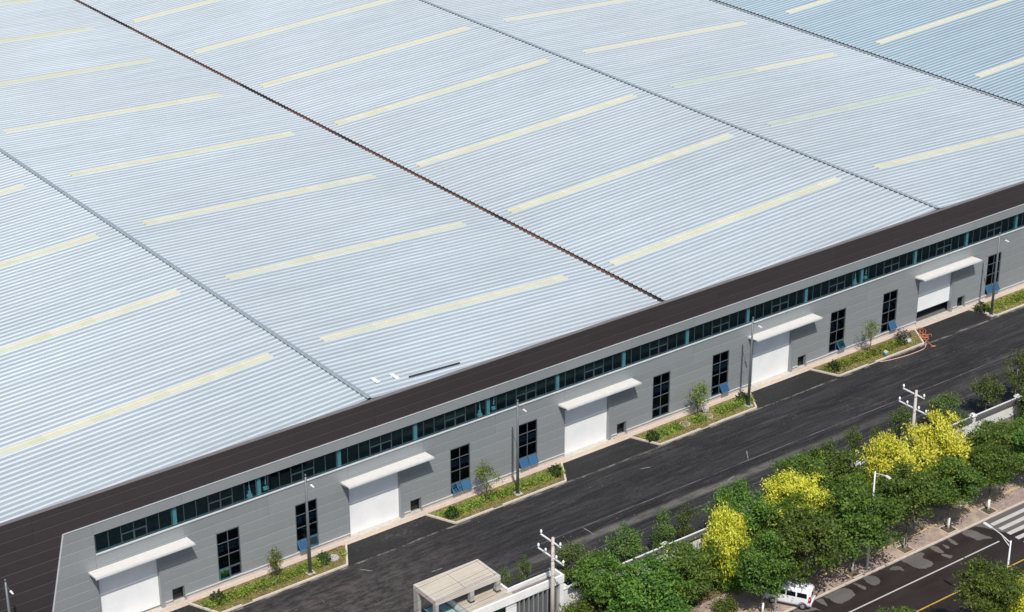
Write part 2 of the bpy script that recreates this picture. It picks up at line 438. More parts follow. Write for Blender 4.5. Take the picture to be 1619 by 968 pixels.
# ------------------------------------------------------------------ ground and sheets
def sheet(name, pts, z, mat, kind='structure'):
    mb = MB(); i = len(mb.v); mb.v += [(x, y, z) for x, y in pts]; mb.f.append(tuple(range(len(pts)))); mb.m.append(0)
    return obj(name, mb, mat, kind=kind)
mb = MB()
xs = [-3000, -200, 300, 3000]
mb.quad((-3000, -3000, -0.16), (3000, -3000, -0.16), (3000, 3000, -0.16), (-3000, 3000, -0.16))
obj('ground', mb, M['earth'], kind='structure')
YX0, YX1 = -120, 230
sheet('yard', [(YX0, -20.2), (YX1, -20.2), (YX1, 0.3), (YX0, 0.3)], 0.0, M['asphalt'])
sheet('planting_strip', [(YX0, -26.6), (YX1, -26.6), (YX1, -20.2), (YX0, -20.2)], -0.02, M['earth'])
mb = MB().box(YX0, YX1, -31.55, -26.6, -0.15, 0.0)
obj('pavement', mb, M['paving'], kind='structure')
mb = MB().box(YX0, YX1, -50.5, -44.75, -0.15, 0.0)
obj('pavement', mb, M['paving'], kind='structure')
sheet('tactile_strip', [(30, -29.75), (YX1, -29.75), (YX1, -29.45), (30, -29.45)], 0.004, M['tactile'])
sheet('street', [(YX0, -44.6), (YX1, -44.6), (YX1, -31.7), (YX0, -31.7)], -0.12, M['street'])
# the wet part of the street, left of the crossing
wet = [(20, -31.75), (69.6, -31.75), (70.14, -32.49), (70.59, -33.55), (71.3, -34.6), (73.0, -34.9), (76, -36.2), (80, -37.6), (86, -38.6), (90, -41), (92, -44.55), (20, -44.55)]
sheet('wet_asphalt', wet, -0.116, M['wet'])
dry = [[(67.95, -31.78), (68.67, -31.8), (69.05, -32.51), (69.08, -33.15), (69.35, -34.05), (68.6, -33.76), (67.99, -33.54), (67.91, -32.96), (67.7, -32.29)],
[(66.08, -31.78), (66.31, -31.92), (66.14, -32.93), (65.81, -32.75), (65.88, -32.12)],
[(63.73, -31.79), (64.29, -31.94), (64.25, -32.93), (63.87, -33.14), (63.64, -32.63)],
[(63.88, -33.21), (64.27, -33.95), (63.8, -34.09), (63.6, -33.34)],
[(60.18, -31.79), (61.05, -31.78), (62.46, -31.91), (62.54, -32.31), (62.03, -32.59), (62.12, -33.65), (61.51, -34.01), (60.66, -33.86), (60.27, -33.08), (60.27, -32.42)],
[(58.41, -32.16), (59.09, -32.09), (59.39, -32.58), (59.13, -33.2), (58.99, -32.76), (58.48, -32.48)],
[(55.49, -31.9), (56.08, -31.81), (56.55, -32.22), (56.41, -32.93), (55.89, -33.24), (55.36, -33.09), (55.32, -32.36)],
[(54.3, -31.81), (54.52, -32.07), (54.64, -33.02), (54.29, -33.07), (54.21, -32.38)],
[(50.78, -31.84), (51.72, -31.8), (52.72, -31.8), (53.33, -32.19), (53.23, -33.06), (52.61, -33.38), (51.19, -33.45), (50.91, -32.87), (50.95, -32.34)],
[(49.84, -31.91), (50.46, -31.97), (50.08, -33.02), (49.93, -32.69)],
[(47.14, -31.87), (47.97, -31.89), (48.77, -32.03), (49.13, -33.22), (48.83, -32.84), (48.17, -32.65)],
[(65.01, -32.14), (65.22, -32.81), (64.84, -32.86)]]
def roughen(poly, seed):
    rr = random.Random(seed); out = []
    n = len(poly)
    for i in range(n):                                   # Catmull-Rom through the outline, with a little jitter
        p0, p1, p2, p3 = [Vector(poly[(i + k - 1) % n]) for k in range(4)]
        for q in range(6):
            u = q / 6
            v = 0.5 * ((2 * p1) + (p2 - p0) * u + (2 * p0 - 5 * p1 + 4 * p2 - p3) * u * u + (3 * p1 - p0 - 3 * p2 + p3) * u ** 3)
            out.append((v.x + rr.uniform(-.05, .05), min(-31.76, v.y + rr.uniform(-.05, .05))))
    return out
for i, pl in enumerate(dry):
    sheet('dry_patch', roughen(pl, i), -0.112, M['street'])
sheet('lane_line', [(20, -34.87), (69.4, -34.87), (69.4, -34.73), (20, -34.73)], -0.108, M['whitep'])
sheet('centre_line', [(20, -38.17), (68.9, -38.17), (68.9, -38.03), (20, -38.03)], -0.108, M['yellowp'])
for k in range(13):
    y = -32.55 - 0.95 * k
    sheet('crossing_bar', [(71.0, y - .23), (75.6, y - .23), (75.6, y + .23), (71.0, y + .23)], -0.104, M['whitep'])
sheet('lane_line', [(79, -34.87), (150, -34.87), (150, -34.73), (79, -34.73)], -0.104, M['whitep'])
SCUFFS = [(41.48, -11.02, 41.57, -12.7), (62.74, -9.42, 61.63, -10.88), (57.4, -12.61, 58.6, -12.34), (21.78, -4.77, 22.65, -5.81), (52.23, -6.04, 53.48, -6.39), (26.44, -8.92, 27.71, -9.0)]
for (xa, ya, xb, yb) in SCUFFS:
    d = Vector((xb - xa, yb - ya)).normalized(); nn = Vector((-d.y, d.x)) * .05
    pts = [(xa + nn.x * .4, ya + nn.y * .4)] + [(xa + (xb - xa) * q / 6 + nn.x * R.uniform(.5, 1.6), ya + (yb - ya) * q / 6 + nn.y * R.uniform(.5, 1.6)) for q in range(1, 6)] + [(xb, yb)] + \
          [(xa + (xb - xa) * q / 6 - nn.x * R.uniform(.5, 1.6), ya + (yb - ya) * q / 6 - nn.y * R.uniform(.5, 1.6)) for q in range(5, 0, -1)]
    sheet('dusty_scuff', pts[::-1], 0.004, M['scuff'])
# apron strip along the wall
sheet('apron', [(-4, -0.9), (160, -0.9), (160, 0.0), (-4, 0.0)], 0.012, M['apron'])
# street kerb stones
kroot = bpy.data.objects.new('street_kerb', None); COL.objects.link(kroot); kroot['kind'] = 'structure'
me = MB().box(0.006, 0.994, -31.7, -31.55, -0.2, 0.012).mesh('kerbstone', M['kerb'])
for k in range(20, 130):
    obj('kerbstone', me, None, kroot, loc=(k, R.uniform(-.004, .004), R.uniform(-.004, .004)))
kroot = bpy.data.objects.new('street_kerb', None); COL.objects.link(kroot); kroot['kind'] = 'structure'
me = MB().box(0.006, 0.994, -44.75, -44.6, -0.2, 0.012).mesh('kerbstone', M['kerb'])
for k in range(40, 100):
    obj('kerbstone', me, None, kroot, loc=(k, R.uniform(-.004, .004), R.uniform(-.004, .004)))

# ------------------------------------------------------------------ warehouse
BX0, BX1, BY1 = -45.0, 160.0, 190.0
W = thing('warehouse', 'long grey warehouse with ribbed pale metal roof and dark brown parapet', 'warehouse')
ROWS = [0.5, 1.46, 2.40, 3.34, 4.28, 5.20, 6.15, 7.22]
def slantx(z): return -2.54 - (10.1 - z) * 0.232
GAP = 0.022
def panel(name, x0, x1, z0, z1, mat, y=-0.07, x0t=None, x1t=None, depth=0.06):
    """a cladding panel: front face, chamfered upper edge, sides"""
    x0t = x0 if x0t is None else x0t; x1t = x1 if x1t is None else x1t
    a, b, c, d = x0 + .008, x1 - .008, x1t - .008, x0t + .008
    zb, zt = z0 + (.032 if mat is M['brown'] else GAP), z1
    ch = 0.045
    mb = MB()
    yb = y + depth
    mb.v += [(a, y, zb), (b, y, zb), (c, y, zt - ch), (d, y, zt - ch), (c, y + ch, zt), (d, y + ch, zt),
             (a, yb, zb), (b, yb, zb), (c, yb, zt), (d, yb, zt)]
    mb.f += [(0, 1, 2, 3), (3, 2, 4, 5), (6, 7, 1, 0), (5, 4, 8, 9), (1, 7, 8, 4, 2), (6, 0, 3, 5, 9)]
    mb.m += [0] * 6
    return obj(name, mb, mat, W)
DW, DH = 5.44, 5.2
backing = MB()
def seg_panels(x0, x1, r0, r1):
    for r in range(r0, r1):
        panel('wall_panel', x0, x1, ROWS[r], ROWS[r + 1], M['grey'])
    backing.box(x0 + .003, x1 - .003, 0.0, 0.16, ROWS[r0] if r0 else 0.0, ROWS[r1])
for k in range(0, 7):
    o = 24 * k
    end = o + 24 if o + 24 < BX1 else BX1
    JR = 0.32                                   # light jamb right of the door
    seg_panels(o + DW + JR, o + 6.45, 0, 1); seg_panels(o + 7.65, o + 10.9, 0, 1)
    seg_panels(o + DW + JR, o + 10.9, 1, 5)
    if o + 20.8 < BX1:
        seg_panels(o + 13.1, min(o + 18.6, end), 0, 5)
    else:
        seg_panels(o + 13.1, end, 0, 5)
    if o + 20.8 < BX1:
        seg_panels(o + 20.8, end, 0, 5)
    for a in (0, 8, 16):
        if o + a < BX1: seg_panels(o + a, min(o + a + 8, BX1), 5, 7)
# left of the first door, with the slanted edge
for r in range(0, 7):
    panel('wall_panel', slantx(ROWS[r]), -0.003, ROWS[r], ROWS[r + 1], M['grey'], x0t=slantx(ROWS[r + 1]))
panel('wall_panel', slantx(7.22), 0.06, 7.22, 8.16, M['grey'], x0t=slantx(8.16))
panel('wall_panel', slantx(8.16), 0.06, 8.16, 9.10, M['grey'], x0t=slantx(9.1))
backing.box(-4.9, -.003, 0, .16, 0, 7.22); backing.box(-4.9, .06, 0, .16, 7.22, 9.1)
# header band above the ribbon window
hx = [-2.5] + [8 * i for i in range(0, 21)]
for i in range(len(hx) - 1):
    panel('header_panel', hx[i] if i else slantx(9.1), hx[i + 1], 9.10, 10.10, M['grey'], x0t=(slantx(10.1) if i == 0 else None))
backing.box(-4.9, BX1, 0.0, .16, 9.1, 10.1)
# dark brown parapet and left end
BR = [0.0, 1.22, 2.20, 3.18, 4.16, 5.23, 6.24, 7.22, 8.2, 9.2, 10.1, 11.15, 12.12, 12.68]
for r in range(0, 10):
    xe0, xe1 = slantx(BR[r]) - .06, slantx(BR[r + 1]) - .06
    xs = [-45, -37, -29, -21, -13]
    for i in range(4): panel('parapet_panel', xs[i], xs[i + 1], BR[r], BR[r + 1], M['brown'], y=-.05, depth=.05)
    panel('parapet_panel', -13, xe0, BR[r], BR[r + 1], M['brown'], y=-.05, x1t=xe1, depth=.05)
for r in range(10, 13):
    xs = [-45, -37, -29, -21, -13, -5] + [3 + 8 * i for i in range(0, 20)] + [160]
    for i in range(len(xs) - 1):
        if xs[i + 1] > xs[i]: panel('parapet_panel', xs[i], xs[i + 1], BR[r], BR[r + 1], M['brown'], y=-.05, depth=.05)
bb = MB().box(-45, -4.9, 0, .16, 0, 10.1).box(-45, BX1, 0, .16, 10.102, 12.66)
obj('parapet_backing', bb, M['brownback'], W)
obj('wall_backing', backing, M['backing'], W)
# flashings
fl = MB()
fl.box(slantx(10.1) - .05, BX1, -.115, -.052, 10.085, 10.145)
obj('header_flashing', fl, M['flash'], W)
fl = MB().hexa([(slantx(0) - .07, -.1, 0), (slantx(0) + .05, -.1, 0), (slantx(0) + .05, -.045, 0), (slantx(0) - .07, -.045, 0)],
               [(slantx(10.1) - .07, -.1, 10.08), (slantx(10.1) + .05, -.1, 10.08), (slantx(10.1) + .05, -.045, 10.08), (slantx(10.1) - .07, -.045, 10.08)])
obj('corner_flashing', fl, M['flash'], W)
obj('parapet_coping', MB().box(BX0, BX1, -.09, .30, 12.68, 12.74), simple('coping_metal', (0.20, 0.18, 0.185), 0.5, 0.2), W)
obj('ribbon_sill', MB().box(0.06, BX1, -.16, .02, 7.222, 7.30), M['flash'], W)
# base flashing and plinth, interrupted by doors and wickets
pl = MB(); bs = MB()
for k in range(0, 7):
    o = 24 * k
    for a, b in ((DW + JR, 6.45), (7.65, 24.0)):
        if o + a >= BX1: continue
        b2 = min(o + b, BX1)
        pl.box(o + a, b2, -.03, .15, -.1, .5 - .002)
        bs.box(o + a, b2, -.15, -.02, .44, .52)
pl.box(-4.5, -.003, -.03, .15, -.1, .498); bs.box(-4.4, -.003, -.15, -.02, .44, .52)
obj('plinth', pl, M['plinth'], W)
obj('base_flashing', bs, M['flash'], W)

# ribbon window: frame, mullions, panes
PX0 = 0.17; PP = 8 / 7
npan = int((BX1 - 0.5 - PX0) / PP)
fr = MB()
fr.box(0.06, BX1, .06, .12, 7.30, 7.36).box(0.06, BX1, .06, .12, 9.04, 9.098)
fr.box(0.06, 0.12, .06, .12, 7.36, 9.04)
for k in range(npan + 1):
    x = PX0 + PP * k
    fr.box(x - .028, x + .028, .055, .125, 7.36, 9.04)
ribbon = obj('ribbon_window', fr, M['frame'], W)
pane_me = MB().box(0.03, PP - .03, .085, .095, 7.36, 9.04).mesh('pane', M['glass'])
sash_fr = MB()
for (z0, z1) in ((8.16, 8.24),): sash_fr.box(.03, PP - .03, .05, .115, z0, z1)
sash_fr.box(.03, .075, .05, .084, 7.36, 8.16).box(PP - .075, PP - .03, .05, .084, 7.36, 8.16).box(.075, PP - .075, .05, .084, 7.36, 7.41)
sash_me = sash_fr.mesh('sash', M['frame'])
for k in range(npan):
    x = PX0 + PP * k
    obj('pane', pane_me, None, ribbon, loc=(x, R.uniform(-.004, .004), 0))
    if k % 7 in (2, 3): obj('sash', sash_me, None, ribbon, loc=(x, 0, 0))
# interior: floor, columns just behind the wall, hoist brackets, rear
obj('floor_slab', MB().box(BX0 + .2, BX1 - .2, .17, BY1 - .2, -.1, .02), M['interior'], W)
col_me = MB().box(-.17, .17, .20, .48, .02, 10.2).mesh('steel_column', M['column'])
col_short = MB().box(-.17, .17, .20, .48, 1.7, 10.2).mesh('steel_column', M['column'])
for k in range(0, 20):
    obj('steel_column', col_me if k % 3 else col_short, None, W, loc=(7.4 + 8 * k, 0, 0))
beam = MB().box(.2, BX1 - 1, .5, .7, 10.2, 10.7)
obj('eaves_beam', beam, M['inwall'], W)
br_me = MB().tube([(-.95, .35, 9.6), (-.85, .35, 7.9)], .06, 6).tube([(.75, .35, 9.6), (.7, .35, 8.0)], .06, 6).box(-1.1, -.65, .25, .5, 7.3, 7.55).box(-1.0, -.75, .3, .45, 7.551, 7.9).box(.5, .95, .25, .5, 7.5, 7.75).mesh('column_brace', M['column'])
for x in (15.4, 39.4, 87.4):
    obj('column_brace', br_me, None, W, loc=(x, 0, 0))
obj('inner_wall', MB().box(BX0 + .2, BX1 - .2, 40, 40.1, 0.02, 10.5), M['inwall'], W)
# end and rear walls
obj('end_wall', MB().box(BX0 - .1, BX0, -.05, BY1, 0, 12.66).box(BX1 + .002, 242, -.03, .15, 0, 12.66).box(242, 242.1, -.03, BY1, 0, 12.66).box(BX0, 242, BY1, BY1 + .1, 0, 12.5), M['brown'], W)

# tall windows
def rot_x(pts, y0, z0, a):
    c, s = math.cos(a), math.sin(a)
    return [(x, y0 + (y - y0) * c - (z - z0) * s, z0 + (y - y0) * s + (z - z0) * c) for x, y, z in pts]
def tall_window(x0, opens):
    x1 = x0 + 2.2; xm = x0 + 1.1
    zz = [0.57, 1.58, 2.83, 4.08, 5.2]
    f = MB()
    f.box(x0, x0 + .06, -.06, .12, zz[0], 5.2).box(x1 - .06, x1, -.06, .12, zz[0], 5.2)
    f.box(x0 + .06, x1 - .06, -.06, .12, 5.13, 5.198).box(x0 + .06, x1 - .06, -.06, .12, zz[0], zz[0] + .06)
    f.box(xm - .03, xm + .03, .0, .1, zz[0] + .06, 5.13)
    for z in zz[1:4]:
        f.box(x0 + .06, xm - .03, .0, .1, z - .03, z + .03); f.box(xm + .03, x1 - .06, .0, .1, z - .03, z + .03)
    wobj = obj('window', f, M['tallframe'], W)
    obj('sill', MB().box(x0 - .05, x1 + .05, -.18, .0, .50, .568), M['flash'], wobj)
    for r in range(1, 4):
        for a, b in ((x0 + .06, xm - .03), (xm + .03, x1 - .06)):
            obj('pane', MB().box(a, b, .045 + R.uniform(-.005, .005), .06, zz[r] + .03, zz[r + 1] - .03 - (.04 if r == 3 else 0)), M['winglass'], wobj)
    for i, (a, b) in enumerate(((x0 + .07, xm - .04), (xm + .04, x1 - .07))):
        ang = math.radians(opens[i])
        zt, zb = zz[1] - .04, zz[0] + .07
        s = MB()
        for q in ((a, a + .06, zb, zt), (b - .06, b, zb, zt), (a + .06, b - .06, zt - .06, zt), (a + .06, b - .06, zb, zb + .07)):
            s.box(q[0], q[1], -.03, .02, q[2], q[3])
        s.v = rot_x(s.v, 0, zt, -ang)
        g = MB().box(a + .06, b - .06, -.01, 0, zb + .07, zt - .06)
        g.v = rot_x(g.v, 0, zt, -ang)
        op = opens[i] > 3
        obj('open_sash' if op else 'sash', s, M['bluefr'] if op else M['frame'], wobj)
        obj('pane', g, M['sashglass'] if op else M['winglass'], wobj)
for k, pat in enumerate([((8, 0), (34, 12)), ((27, 27), (30, 27)), ((0, 0), (0, 34)), ((0, 34), (0, 30)), ((32, 30), (0, 25)), ((0, 0), (30, 0)), ((0, 0), (0, 0))]):
    o = 24 * k
    tall_window(o + 10.9, pat[0])
    if o + 21 < BX1: tall_window(o + 18.6, pat[1])

# roller doors, canopies, wickets
def box_on(mb, *a, **k): mb.box(*a, **k); return mb
for k in range(0, 7):
    o = 24 * k
    zb = {0: 0.22, 4: 1.35}.get(k, 0.06)
    f = MB()
    f.box(o, o + .06, -.08, .4, 0, DH).box(o + DW, o + DW + .32, -.09, .4, 0, DH).box(o + .06, o + DW, .0, .4, DH - .18, DH)
    dr = obj('roller_door', MB().box(o + .06, o + DW, .28, .33, zb, DH - .18), M['door'], W)
    obj('door_frame', f, M['flash'] if False else M['grey'], dr)
    obj('bottom_bar', MB().box(o + .06, o + DW, .26, .35, zb - .06, zb), M['steel'], dr)
    obj('threshold', MB().box(o - .2, o + DW + .7, -.42, .4, -.1, .045), M['sill'], dr)
    # canopy
    x0, x1 = o - .75, o + 8.2
    c = MB()
    c.hexa([(x0, -1.4, 5.93), (x1, -1.4, 5.93), (x1, -.07, 5.72), (x0, -.07, 5.72)],
           [(x0, -1.4, 6.02), (x1, -1.4, 6.02), (x1, -.07, 5.92), (x0, -.07, 5.92)])
    cp = obj('canopy', c, M['canopy'], W)
    sm = MB()
    for yy in (-1.0, -.62):
        zt = 6.02 - (yy + 1.4) / 1.33 * .10
        sm.box(x0 + .02, x1 - .02, yy - .02, yy + .02, zt - .01, zt + .015)
    obj('canopy_seam', sm, M['canopy'], cp)
    e = MB().box(x0 - .03, x1 + .03, -1.50, -1.44, 5.86, 5.97).box(x0 + .02, x1 - .02, -1.44, -1.402, 5.86, 5.90)
    obj('gutter', e, M['flash'], cp)
    # wicket
    wx0, wx1 = o + 6.45, o + 7.65
    wf = MB().box(wx0, wx0 + .04, -.05, .2, .2, 1.45).box(wx1 - .05, wx1 + .12, -.11, .25, .0, 1.45).box(wx0 + .04, wx1 - .05, -.05, .2, 1.42, 1.455)
    wk = obj('wicket', wf, M['grey'], W)
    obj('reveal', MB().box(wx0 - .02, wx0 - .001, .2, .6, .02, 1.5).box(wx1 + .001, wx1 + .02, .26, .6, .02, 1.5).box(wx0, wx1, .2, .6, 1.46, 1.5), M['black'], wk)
    obj('dark_opening', MB().box(wx0 + .003, wx1 - .003, .60, .63, .02, 1.45), M['black'], wk)  # black lining and sheet paint in the shade inside the opening
    obj('step', MB().box(wx0 - .4, wx1 - .06, -.16, .2, -.1, .17), M['sill'], wk)

# roof
RX = [-45.0, -9.05, 26.74, 62.6, 98.38, 134.8, 170.6, 206.4, 242.2]
RZ = [12.8, 11.0, 12.8, 11.0, 12.8, 11.0, 12.8, 11.0, 12.8]
PITCH = 0.72
NR = int((BY1 - 0.3) / PITCH)
def roof_slope(i):
    x0, x1, z0, z1 = RX[i], RX[i + 1], RZ[i], RZ[i + 1]
    blue = i >= 5
    # leave room for the gutter at the valley side, the ridge cap at the ridge side
    gl = (.46 if i == 5 else .29) if z0 < z1 else .16
    gr = (.46 if i == 4 else .29) if z1 < z0 else .16
    sl = (z1 - z0) / (x1 - x0)
    a, b = x0 + gl, x1 - gr
    rr = random.Random(i)
    mb = MB()
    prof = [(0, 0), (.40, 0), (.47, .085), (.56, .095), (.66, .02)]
    vs, fs, ms = [], [], []
    for r in range(NR):
        y = .31 + r * PITCH
        ea = a + (rr.uniform(-.012, .012)); eb = b + rr.uniform(-.012, .012)
        i0 = len(vs)
        for (dy, dz) in prof + [(PITCH, 0)]:
            vs.append((ea, y + dy, z0 + sl * (ea - x0) + dz)); vs.append((eb, y + dy, z0 + sl * (eb - x0) + dz))
        for q in range(len(prof)):
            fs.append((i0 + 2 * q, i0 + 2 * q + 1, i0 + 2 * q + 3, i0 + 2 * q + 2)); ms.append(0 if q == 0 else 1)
    mb.v, mb.f, mb.m = vs, fs, ms
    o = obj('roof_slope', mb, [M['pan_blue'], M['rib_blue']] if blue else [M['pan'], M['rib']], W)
    return o, sl
slopes = [roof_slope(i) for i in range(8)]
# skylight strips of separate sheets
skx = {1: (-5.3, 24.4), 2: (29.85, 58.3), 3: (64.3, 96.3), 4: (102.3, 130.6), 5: (138.6, 166.5), 6: (174.6, 202.4)}
SKY0, SKP = 12.45, 17.3
def project_x(x, y, z):                         # only used to rank sheets by distance from the camera position
    return (Vector((x, y, z)) - Vector((-57.57, -132.66, 94.93))).length
sheets = []
for i, (xa, xb) in skx.items():
    for s in range(10):
        y0 = SKY0 + SKP * s
        if y0 > BY1 - 3: continue
        n = max(1, round((xb - xa) / 1.45))
        for q in range(n):
            u0 = xa + (xb - xa) * q / n; u1 = xa + (xb - xa) * (q + 1) / n
            sheets.append((i, s, q, u0, u1, y0))
def seen(x, y):                                 # inside the photograph's field of view (with a margin)
    v = Vector((x, y, 12)) - Vector((-57.57, -132.66, 94.93))
    d = v.dot(fw); return abs(v.dot(r2) / d) < .27 and abs(v.dot(u2) / d) < .165
sheets.sort(key=lambda t_: (not seen(t_[3], t_[5]), project_x(t_[3], t_[5], 12)))
rest = {}
for n, (i, s, q, u0, u1, y0) in enumerate(sheets):
    sl = slopes[i][1]; x0, z0 = RX[i], RZ[i]
    rr = random.Random(n * 13 + 5)
    mb = rest.setdefault(i, MB()) if n >= 295 else MB()
    lap = .03
    def zz(x): return z0 + sl * (x - x0)
    h = .105 + rr.uniform(0, .008)
    pr = [(0.0, .0), (.03, h), (.30, h), (.34, h - .03), (.66, h - .03), (.70, h), (.97, h), (1.0, .0)]
    i0 = len(mb.v)
    for dy, dz in pr:
        mb.v.append((u0 - .05, y0 + dy, zz(u0) + dz + .022)); mb.v.append((u1, y0 + dy, zz(u1) + dz))
    for a in range(len(pr) - 1):
        mb.f.append((i0 + 2 * a, i0 + 2 * a + 1, i0 + 2 * a + 3, i0 + 2 * a + 2)); mb.m.append(0)
    k0 = i0
    mb.f.append(tuple(k0 + 2 * a for a in range(len(pr)))); mb.m.append(0)
    mb.f.append(tuple(k0 + 2 * a + 1 for a in range(len(pr)))[::-1]); mb.m.append(0)
    faint = i == 4 and (s in (1, 2) or (s == 3 and u0 > 110))
    if n < 295: obj('skylight_panel', mb, M['skylight_faint'] if faint else M['skylight'], slopes[i][0])
for i, mb in rest.items():
    obj('far_skylight_panels', mb, M['skylight'], slopes[i][0], kind='stuff')
# ridge caps and valley gutters
for x, z in ((RX[0] + .5, RZ[0]), (RX[2], RZ[2]), (RX[4], RZ[4]), (RX[6], RZ[6])):
    c = MB()
    y0, y1 = .25, BY1
    seg = 6.0; n = int((y1 - y0) / seg)
    for q in range(n):
        ya, yb = y0 + seg * q, y0 + seg * (q + 1) - .03
        h = .145 + R.uniform(0, .006)
        hw = .23
        lo = [(x - hw, ya, z + h - .022), (x, ya, z + h), (x + hw, ya, z + h - .022)]
        for (p, r_) in ((0, 1), (1, 2)):
            A, B = lo[p], lo[r_]
            c.quad(A, B, (B[0], yb, B[2]), (A[0], yb, A[2]))
    obj('ridge_cap', c, M['ridge'], W)
for i in (1, 3, 5, 7):
    x, z = RX[i], RZ[i]
    g = MB()
    wv = .62 if i == 5 else .42
    g.box(x - wv, x + wv, .2, BY1, z - .20, z - .14)
    g.box(x - wv, x - wv + .03, .2, BY1, z - .14, z - .06).box(x + wv - .03, x + wv, .2, BY1, z - .14, z - .06)
    gt = obj('valley_gutter', g, M['gutter'], W)
    if i == 5:
        obj('gutter_divider', MB().box(x - .10, x + .10, .2, BY1, z - .139, z + .06), M['gutter_line'], gt)
# small leftovers on the roof near the parapet
def onroof(x): return 12.8 + (x - 26.74) * slopes[2][1]
for (x, y, lab) in ((28.9, 2.45, 'white sheet offcut lying on the ribbed roof next to the ridge cap end'), (30.8, 2.2, 'white sheet offcut lying on the ribbed roof beside the long dark bar')):
    z = onroof(x) + .10
    o = obj('sheet_offcut', MB().hexa([(x, y, z), (x + .42, y, z - .02), (x + .46, y + 1.15, z - .02), (x + .04, y + 1.15, z)], [(x, y, z + .03), (x + .42, y, z + .01), (x + .46, y + 1.15, z + .01), (x + .04, y + 1.15, z + .03)]), M['insul'])
    tag(o, lab, 'roof sheet')
z = onroof(35) + .12
o = obj('roof_bar', MB().hexa([(32.0, 1.86, onroof(32) + .1), (37.5, 1.86, onroof(37.5) + .1), (37.5, 1.98, onroof(37.5) + .1), (32.0, 1.98, onroof(32) + .1)],
    [(32.0, 1.86, onroof(32) + .2), (37.5, 1.86, onroof(37.5) + .2), (37.5, 1.98, onroof(37.5) + .2), (32.0, 1.98, onroof(32) + .2)]), M['dark'])
tag(o, 'long thin dark bar lying on the pale ribbed roof near the parapet', 'bar')

# ------------------------------------------------------------------ foliage builders (numpy)
def leaf_mesh(name, centers, normals_up, size, seed, mats, midx=None, aspect=0.5, droop=0.3, upright=0.0):
    rg = np.random.default_rng(seed)
    n = len(centers)
    d = rg.normal(size=(n, 3)); d[:, 2] *= 0.6; d[:, 2] -= droop; d[:, 2] += upright
    d /= np.linalg.norm(d, axis=1)[:, None]
    nn = normals_up + rg.normal(size=(n, 3)) * 0.55
    s = np.cross(d, nn); s /= (np.linalg.norm(s, axis=1)[:, None] + 1e-9)
    L = size * rg.uniform(.5, 1.5, n)[:, None]
    a = centers - d * L * .5; b = centers + s * L * aspect * .5; c = centers + d * L * .5; e = centers - s * L * aspect * .5
    v = np.stack([a, b, c, e], 1).reshape(-1, 3)
    me = bpy.data.meshes.new(name)
    me.vertices.add(4 * n); me.vertices.foreach_set('co', v.ravel().astype(np.float32))
    me.loops.add(4 * n); me.loops.foreach_set('vertex_index', np.arange(4 * n, dtype=np.int32))
    me.polygons.add(n); me.polygons.foreach_set('loop_start', np.arange(0, 4 * n, 4, dtype=np.int32))
    me.polygons.foreach_set('loop_total', np.full(n, 4, dtype=np.int32))
    for m_ in mats: me.materials.append(m_)
    if midx is not None: me.polygons.foreach_set('material_index', midx.astype(np.int32))
    me.update(calc_edges=True)
    me.validate()
    return me
def crown(name, seed, rx, rz, nb, nl, size, mats, top=None, blob=.30, cone=0.0, fill=.55, flat=.62, **kw):
    """boughs scattered through an uneven ellipsoid; every bough is a flattened clump of leaves"""
    rg = np.random.default_rng(seed)
    d = rg.normal(size=(nb, 3)); d /= np.linalg.norm(d, axis=1)[:, None]
    rad = rg.uniform(fill, 1.0, nb) ** .8
    lump = 1 + .22 * np.sin(3 * np.arctan2(d[:, 1], d[:, 0]) + seed) * (1 - abs(d[:, 2])) + rg.normal(size=nb) * .13
    c = d * (rad * lump)[:, None]
    sh = 1 - cone * np.clip((c[:, 2] + .2), 0, 1)
    c[:, 0] *= sh; c[:, 1] *= sh
    cs, ns, mi = [], [], []
    for i in range(nb):
        k = max(6, int(nl * rg.uniform(.5, 1.5)))
        p = rg.normal(size=(k, 3)) * np.array([1, 1, flat]) * blob * rg.uniform(.65, 1.25) * .55
        q = c[i] + p
        cs.append(q); o = d[i] * .6 + np.array([0, 0, .75]); ns.append(np.tile(o, (k, 1)))
        if top is not None:
            pr = top(q, rg)
            mi.append(pr)
    cs = np.concatenate(cs); ns = np.concatenate(ns)
    ctr = cs * np.array([rx, rx, rz])
    return leaf_mesh(name, ctr, ns, size, seed + 1, mats, np.concatenate(mi) if top is not None else None, **kw)
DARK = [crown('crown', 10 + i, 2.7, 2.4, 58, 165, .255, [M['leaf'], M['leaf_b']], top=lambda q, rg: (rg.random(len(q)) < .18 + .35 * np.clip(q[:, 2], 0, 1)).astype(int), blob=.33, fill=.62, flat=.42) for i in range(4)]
BROAD = [crown('crown', 40 + i, 2.7, 2.2, 66, 140, .27, [M['leaf_b'], M['leaf']], top=lambda q, rg: (rg.random(len(q)) < .45).astype(int), blob=.30, fill=.62, aspect=.38, flat=.42) for i in range(3)]
def ytop(q, rg):
    return np.where(q[:, 2] + rg.normal(size=len(q)) * .45 > -.15, np.where(rg.random(len(q)) < .2, 1, 0), np.where(rg.random(len(q)) < .65, 1, 2))
YEL = [crown('crown', 70 + i, 2.5, 2.5, 130, 150, .225, [M['gold'], M['lime'], M['leaf_b']], top=ytop, blob=.25, upright=.9, droop=0, fill=.42, aspect=.38, cone=(.0, .45, .1)[i]) for i in range(3)]
YOUNG = [crown('crown', 90 + i, 1.5, 1.7, 46, 70, .165, [M['leaf_y'], M['leaf']], top=lambda q, rg: (rg.random(len(q)) < .3).astype(int), blob=.34, fill=.35, cone=.2, upright=.35, droop=0) for i in range(4)]
SAPL = [crown('crown', 120 + i, .9, .95, 28, 42, .13, [M['leaf_y'], M['hedge']], top=lambda q, rg: (rg.random(len(q)) < .3).astype(int), blob=.36, fill=.3, upright=.3, droop=0) for i in range(4)]
